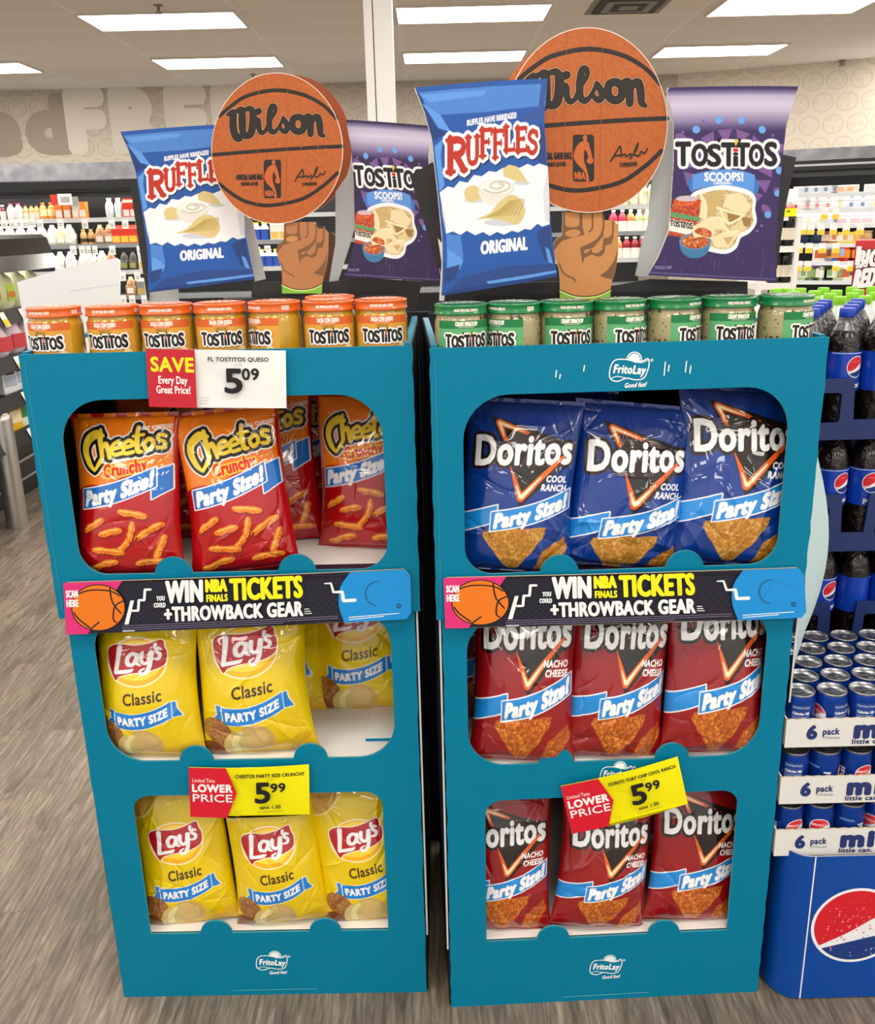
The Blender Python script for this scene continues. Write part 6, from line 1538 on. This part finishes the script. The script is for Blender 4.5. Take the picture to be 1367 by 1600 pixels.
# ---- cola bottles
COLA = mat('#140a07', .08, coat=.6, bump=(70, .8, .012)); CLEAR = mat('#5c6166', .05, alpha=.72, coat=1, spec=.9, bump=(62, 1.0, .03)); CAPB = mat('#1a3fb4', .35); LABB = mat('#0c3fb6', .3, coat=.3); WHT = ink('#eef1f6'); GRED = ink('#d21a2c'); GBLU = ink('#14377e'); LBTX = ink('#9db7ea')
def globe(A, cx, cy, r, drops=False, white=WHT, red=GRED, blue=GBLU):
    A.poly(ellipse(cx, cy, r, r, 40), white); q = r * .93
    a0, a1 = math.radians(214), math.radians(18)
    up = ellipse(cx, cy, q, q, 30, a1, a0); mid = spline([up[-1], (cx - .15 * r, cy - .18 * r), (cx + .45 * r, cy + .22 * r), up[0]], 6)
    A.poly(up + mid[1:-1], red)
    b0, b1 = math.radians(220), math.radians(350)
    lo = ellipse(cx, cy, q, q, 26, b0, b1); A.poly(lo + spline([lo[-1], (cx + .4 * r, cy - .30 * r), (cx - .2 * r, cy - .46 * r), lo[0]], 6)[1:-1], blue)
    if drops:
        R = random.Random(8)
        for k in range(90):
            a, d = R.uniform(0, 6.28), R.uniform(0, .86) ** .6 * r * .88; x, y = cx + d * math.cos(a), cy + d * math.sin(a); s = r * R.uniform(.008, .03)
            up_ = y > cy - .25 * r + .4 * (x - cx)
            A.poly(ellipse(x, y, s, s, 8), ink('#e8646e') if up_ else ink('#6d8ccc')); A.poly(ellipse(x - s * .2, y + s * .3, s * .35, s * .3, 6), ink('#f6d4d6') if up_ else ink('#d8e2f6'))
def make_cola():
    r = thing('cola_bottle', 'x', 'bottle')
    m = MB(); m.lathe([(.024, 0), (.030, .004), (.0315, .02), (.030, .05), (.0315, .065), (.0315, .145), (.0318, .158), (.029, .178)], COLA, 24); m.build('bottle_body', r)
    m = MB(); m.lathe([(.0292, .177), (.0272, .184), (.025, .190)], COLA, 24); m.build('bottle_shoulder', r)
    m = MB(); m.lathe([(.0252, .1895), (.018, .203), (.0125, .213), (.012, .222)], CLEAR, 24, cap0=False); m.lathe([(.0155, .212), (.0155, .2135)], CLEAR, 16); m.build('bottle_neck', r)
    m = MB(); m.lathe([(.0142, .214), (.0148, .216), (.0148, .228), (.0135, .2305)], CAPB, 24); m.build('cap', r)
    m = MB(); m.lathe([(.0322, .075), (.0322, .150)], LABB, 28, cap0=False, cap1=False); A = Art()
    globe(A, 0, .122, .021); A.text('pepsi', 0, .082, .010, WHT, bold=.05, width=.030)
    for k in range(6): A.stroke([(.045, .140 - k * .007), (.068 - .004 * (k % 2), .140 - k * .007)], .0012, LBTX)
    A.text('210', .052, .085, .008, WHT, bold=.05, width=.014); A.stroke([(-.05, .148), (.05, .148)], .001, LBTX)
    def cyl(x, y): a = np.asarray(x) / .0324 - PI / 2; return np.stack([.0323 * np.cos(a), .0323 * np.sin(a), y], 1), np.stack([np.cos(a), np.sin(a), 0 * a], 1)
    lay(A, m, cyl, L=.004, e0=1.5e-4, de=4e-5); m.build('label', r); return r
cola = make_cola(); first = True; full = None
BZ = [1.000, .770, .540]; BW = ('top crate', 'middle crate', 'bottom crate'); Rn = random.Random(12)
NAVC = mat('#22346a', .42)
for lv, bz in enumerate(BZ):
    crt = thing('bottle_crate', 'dark blue plastic bottle crate, %s of the cola stack' % ('topmost', 'second', 'third')[lv], 'crate', (.66, 1.755, bz - .012), 0, 'dark blue bottle crates')
    Wd = .56; m = MB(); base = -.004
    out = [(0, base)] + [(Wd, base)]
    x = Wd; k = 0; top = []
    for c in range(4):
        x0 = Wd - c * .14; top += [(x0, .115), (x0 - .085, .115), (x0 - .090, .035), (x0 - .135, .035)]
    holes = [rrect(Wd - c * .14 - .068, .03, Wd - c * .14 - .022, .088, .006, 3)[::-1] for c in range(4)]
    m.plate([out + top + [(0, .115)]] + holes, Frame((0, 0, 0), (1, 0, 0), (0, 0, 1), (0, 1, 0)), .006, NAVC); m.build('front_wall', crt)
    MB().box((0, .006, base), (Wd, .32, .012), NAVC).build('crate_floor', crt)
    MB().box((0, .006, base), (.006, .32, .115), NAVC).build('side_wall', crt)
    for row in range(4 if lv == 0 else 2):
        for c in range(6):
            P = Vector((.722 + c * .069 + (.0345 if row % 2 else 0), 1.798 + row * .064, bz + .0008))
            lab = '%s blue-capped cola bottle, %s row, %s' % (ORD[c], ('front', 'second', 'third', 'rear')[row], BW[lv])
            if lv == 0 or first: src = cola
            else:
                if full is None:
                    full = dup(cola, P); src = None
                    for ch in full.children:
                        if ch.name.startswith('bottle_neck'):
                            ch.data = ch.data.copy(); ch.data.materials[0] = COLA
                else: src = full
            o = full if src is None else src if first else dup(src, P)
            first = False; o.location = P; o.rotation_euler = (0, 0, Rn.choice([-.2, .1, .5, 1.0, -1.2, 2.4, .0])); o['label'] = lab; o['group'] = 'blue-capped cola bottles'
# crates the stack stands on (out of sight behind the cans)
for k in range(2):
    crt = thing('bottle_crate', 'dark blue bottle crate low in the cola stack, %s' % ('resting on the floor', 'second from the floor')[k], 'crate', (.66, 1.755, .005 + k * .262), 0, 'dark blue bottle crates')
    MB().box((0, 0, 0), (.56, .32, .258), NAVC, .004).build('crate_body', crt)

# ---- green-capped bottles behind
GCAP = mat('#7fc41f', .35); GCAP2 = mat('#1d7f4a', .35); PALE = mat('#cdd6cc', .12, coat=.5); GLAB = P_('#3c8a4a')
def make_green(capm):
    r = thing('soda_bottle', 'x', 'bottle')
    m = MB(); m.lathe([(.026, 0), (.0315, .006), (.0315, .150), (.0318, .16), (.027, .185), (.016, .206), (.0125, .215), (.0125, .222)], PALE, 20); m.lathe([(.0322, .07), (.0322, .14)], GLAB, 20, cap0=False, cap1=False); m.build('bottle_body', r)
    MB().lathe([(.0145, .214), (.0152, .216), (.0152, .230), (.0138, .2325)], capm, 22).build('cap', r); return r
gb = make_green(GCAP); first = True
GZ = at_y(1293, 470, 2.16).z - .2325
RWN = ('front row', 'second row', 'third row', 'fourth row', 'rear row')
for row, (Y, xs) in enumerate(((2.16, (1293, 1338)), (2.26, (1274, 1313, 1352)), (2.36, (1260, 1297, 1332, 1368)), (2.46, (1240, 1272, 1306, 1340)), (2.56, (1213, 1228, 1250, 1286, 1330, 1362)))):
    for c, px in enumerate(xs):
        p = at_y(px, 460, Y); P = Vector((p.x, Y, GZ + .001)); o = gb if first else dup(gb, P)
        first = False; o.location = P; o['label'] = '%s lime green-capped bottle from left in the %s behind the colas' % (ORD[c], RWN[row]); o['group'] = 'lime-capped bottles'
gd = make_green(GCAP2)
for i, px in enumerate((1167, 1184)):
    p = at_y(px, 446, 2.36); P = Vector((p.x, 2.36, GZ + .001)); o = gd if i == 0 else dup(gd, P); o.location = P; o['label'] = '%s dark green-capped bottle just behind the right spinach dip jars' % ('left', 'right')[i]; o['group'] = 'dark green-capped bottles'
stk = thing('bottle_pallet', 'dark pallet stack carrying the green-capped bottles', 'pallet', (1.2, 2.36, 0)); MB().box((-.55, -.245, 0), (.7, .30, GZ), NAVC, .005).build('stack_body', stk)
tb = at_y(1330, 470, 2.10)
m = MB(); m.box((-.05, -.004, -.012), (.10, .004, .02), mat('#15161a', .4)); o = m.build('shelf_strip'); o.location = (tb.x + .02, 2.10, GZ + .20)
bpy.data.objects.remove(o)

# ---- mini can display on its blue skirted base
CANB = mat('#0e3fa2', .2, metal=.5); ALU = mat('#96999e', .33, metal=.95); CANTX = ink('#a9bbe2')
def make_can():
    r = thing('soda_can', 'x', 'can'); R = .0268
    m = MB(); m.lathe([(.020, 0), (.0245, .004), (R, .012), (R, .078), (.0245, .0865)], CANB, 28, cap1=False); A = Art()
    globe(A, .0, .048, .0185); A.text('pepsi', -.036, .035, .012, WHT, bold=.05, rot=PI / 2, width=.038)
    A.poly([(.030, .03), (.062, .03), (.062, .074), (.030, .074)], ink('#1c3f8c')); A.text('Nutrition Facts', .046, .067, .004, CANTX, width=.028, bold=.04); A.text('Calories 100', .046, .055, .005, WHT, width=.027, bold=.05)
    for k in range(7): A.stroke([(.032, .051 - k * .003), (.060 - .003 * (k % 3), .051 - k * .003)], .0005, CANTX)
    A.poly([(-.08, .060), (-.055, .060), (-.055, .064), (-.08, .064)], ink('#5a7cc4'))
    def cyl(x, y): a = np.asarray(x) / R - PI / 2; return np.stack([R * np.cos(a), R * np.sin(a), y], 1), np.stack([np.cos(a), np.sin(a), 0 * a], 1)
    lay(A, m, cyl, L=.004, e0=1.5e-4, de=4e-5); m.build('can_body', r)
    m = MB(); m.lathe([(.0245, .0862), (.0252, .0885), (.0246, .0905), (.0232, .0895), (.0218, .0862), (.0, .0866)], ALU, 28, cap0=False, cap1=False)
    m.build('can_end', r)
    t = MB(); t.plate([ellipse(0, -.004, .0075, .0105, 18), ellipse(0, -.008, .004, .0045, 12)[::-1]], Frame((0, 0, .0885), (1, 0, 0), (0, 1, 0), (0, 0, -1)), .0008, ALU); t.lathe([(.003, .0868), (.003, .0895)], ALU, 10); t.build('pull_tab', r)
    return r
can = make_can(); first = True
TZ = [.525, .412, .304]; CX0 = .620; PITCH_C = .0555; Rn = random.Random(5)
for lv, z in enumerate(TZ):
    tr = thing('can_tray', 'white card tray of mini cans, %s of three' % ('uppermost', 'middle one', 'lowest')[lv], 'tray', (.588, 1.405, z), 0, 'white mini can trays')
    trm = mat('#dfdfdc', .6, bump=(70, .1, .001)); m = MB(); Wt = .56
    edge = [(Wt - Wt * k / 60, .054 + (.0012 if k % 2 else 0)) for k in range(61)]
    m.plate([[(0, 0), (Wt, 0)] + edge], Frame((0, 0, 0), (1, 0, 0), (0, 0, 1), (0, 1, 0)), .003, trm, mat('#b9a98c', .8)); A = Art(); NB = ink('#22336e')
    A.text('6', .045, .017, .024, NB, bold=.09); A.text('pack', .078, .024, .012, NB, bold=.05, width=.028); A.words('7.5 fl oz cans', .079, .0155, .005, NB, width=.029)
    A.text('mini', .120, .018, .030, NB, bold=.12, width=.105, align='L'); A.text('little can.', .116, .005, .0085, NB, bold=.05, width=.060, align='L')
    lay(A, m, flat_fn((0, 0, 0), (1, 0, 0), (0, 0, 1), (0, -1, 0)), e0=3e-4, de=8e-5); m.build('tray_front', tr)
    MB().box((0, .003, 0), (Wt, .30, .003), trm).build('tray_floor', tr); MB().box((0, .003, .0), (.003, .30, .054), trm).build('tray_side', tr)
    for row in range(5 if lv == 0 else 1):
        for c in range(7):
            P = Vector((CX0 + c * PITCH_C + (.0277 if row % 2 else 0) - .001, 1.438 + row * .0535, z + .0035)); lab = '%s mini can in the %s row of the %s white tray' % (ORD[c], ('front', 'second', 'third', 'fourth', 'rear')[row], ('uppermost', 'middle', 'lowest')[lv])
            o = can if first else dup(can, P)
            first = False; o.location = P; o.rotation_euler = (0, 0, [-.9, .35, -2.0, 1.4, .3, -.2, 2.0][(c + lv * 2 + row) % 7] if lv else [-1.9, -1.3, -1.9, 2.0, .4, 1.2, 2.0][c]); o['label'] = lab; o['group'] = 'mini cans'
tz = .0
dk_ = thing('can_display_base', 'bright blue pallet skirt with a large red, white and blue globe', 'display base', (.60, 1.385, 0))
SKB = mat('#07479e', .35, spec=.35); n = 10; prof = [(.0 + .05 - .05 * math.cos(.5 * PI * k / n), .07 - .07 * math.sin(.5 * PI * k / n)) for k in range(n + 1)] + [(.12, 0), (.62, 0)]
prof = [(0, .45)] + prof; m = MB(); v = [(x, y, 0.003) for x, y in prof] + [(x, y, .316) for x, y in prof]; k = len(prof)
m.add(v, [(i, i + 1, k + i + 1, k + i) for i in range(k - 1)], SKB, True); v2 = [(a + .002, b + .003, c) for a, b, c in v]; m.add(v2, [(i, i + 1, k + i + 1, k + i) for i in range(k - 1)], WHITE, True)
A = Art(); A.stroke([(.055, .004), (.055, .315)], .0012, WHT); globe(A, .142, .166, .0815, True)
lay(A, m, flat_fn((0, 0, 0), (1, 0, 0), (0, 0, 1), (0, -1, 0)), e0=4e-4, de=8e-5); m.build('skirt', dk_)
MB().box((.02, .02, 0), (.62, .33, .298), mat('#16306e', .5)).build('pallet_box', dk_)
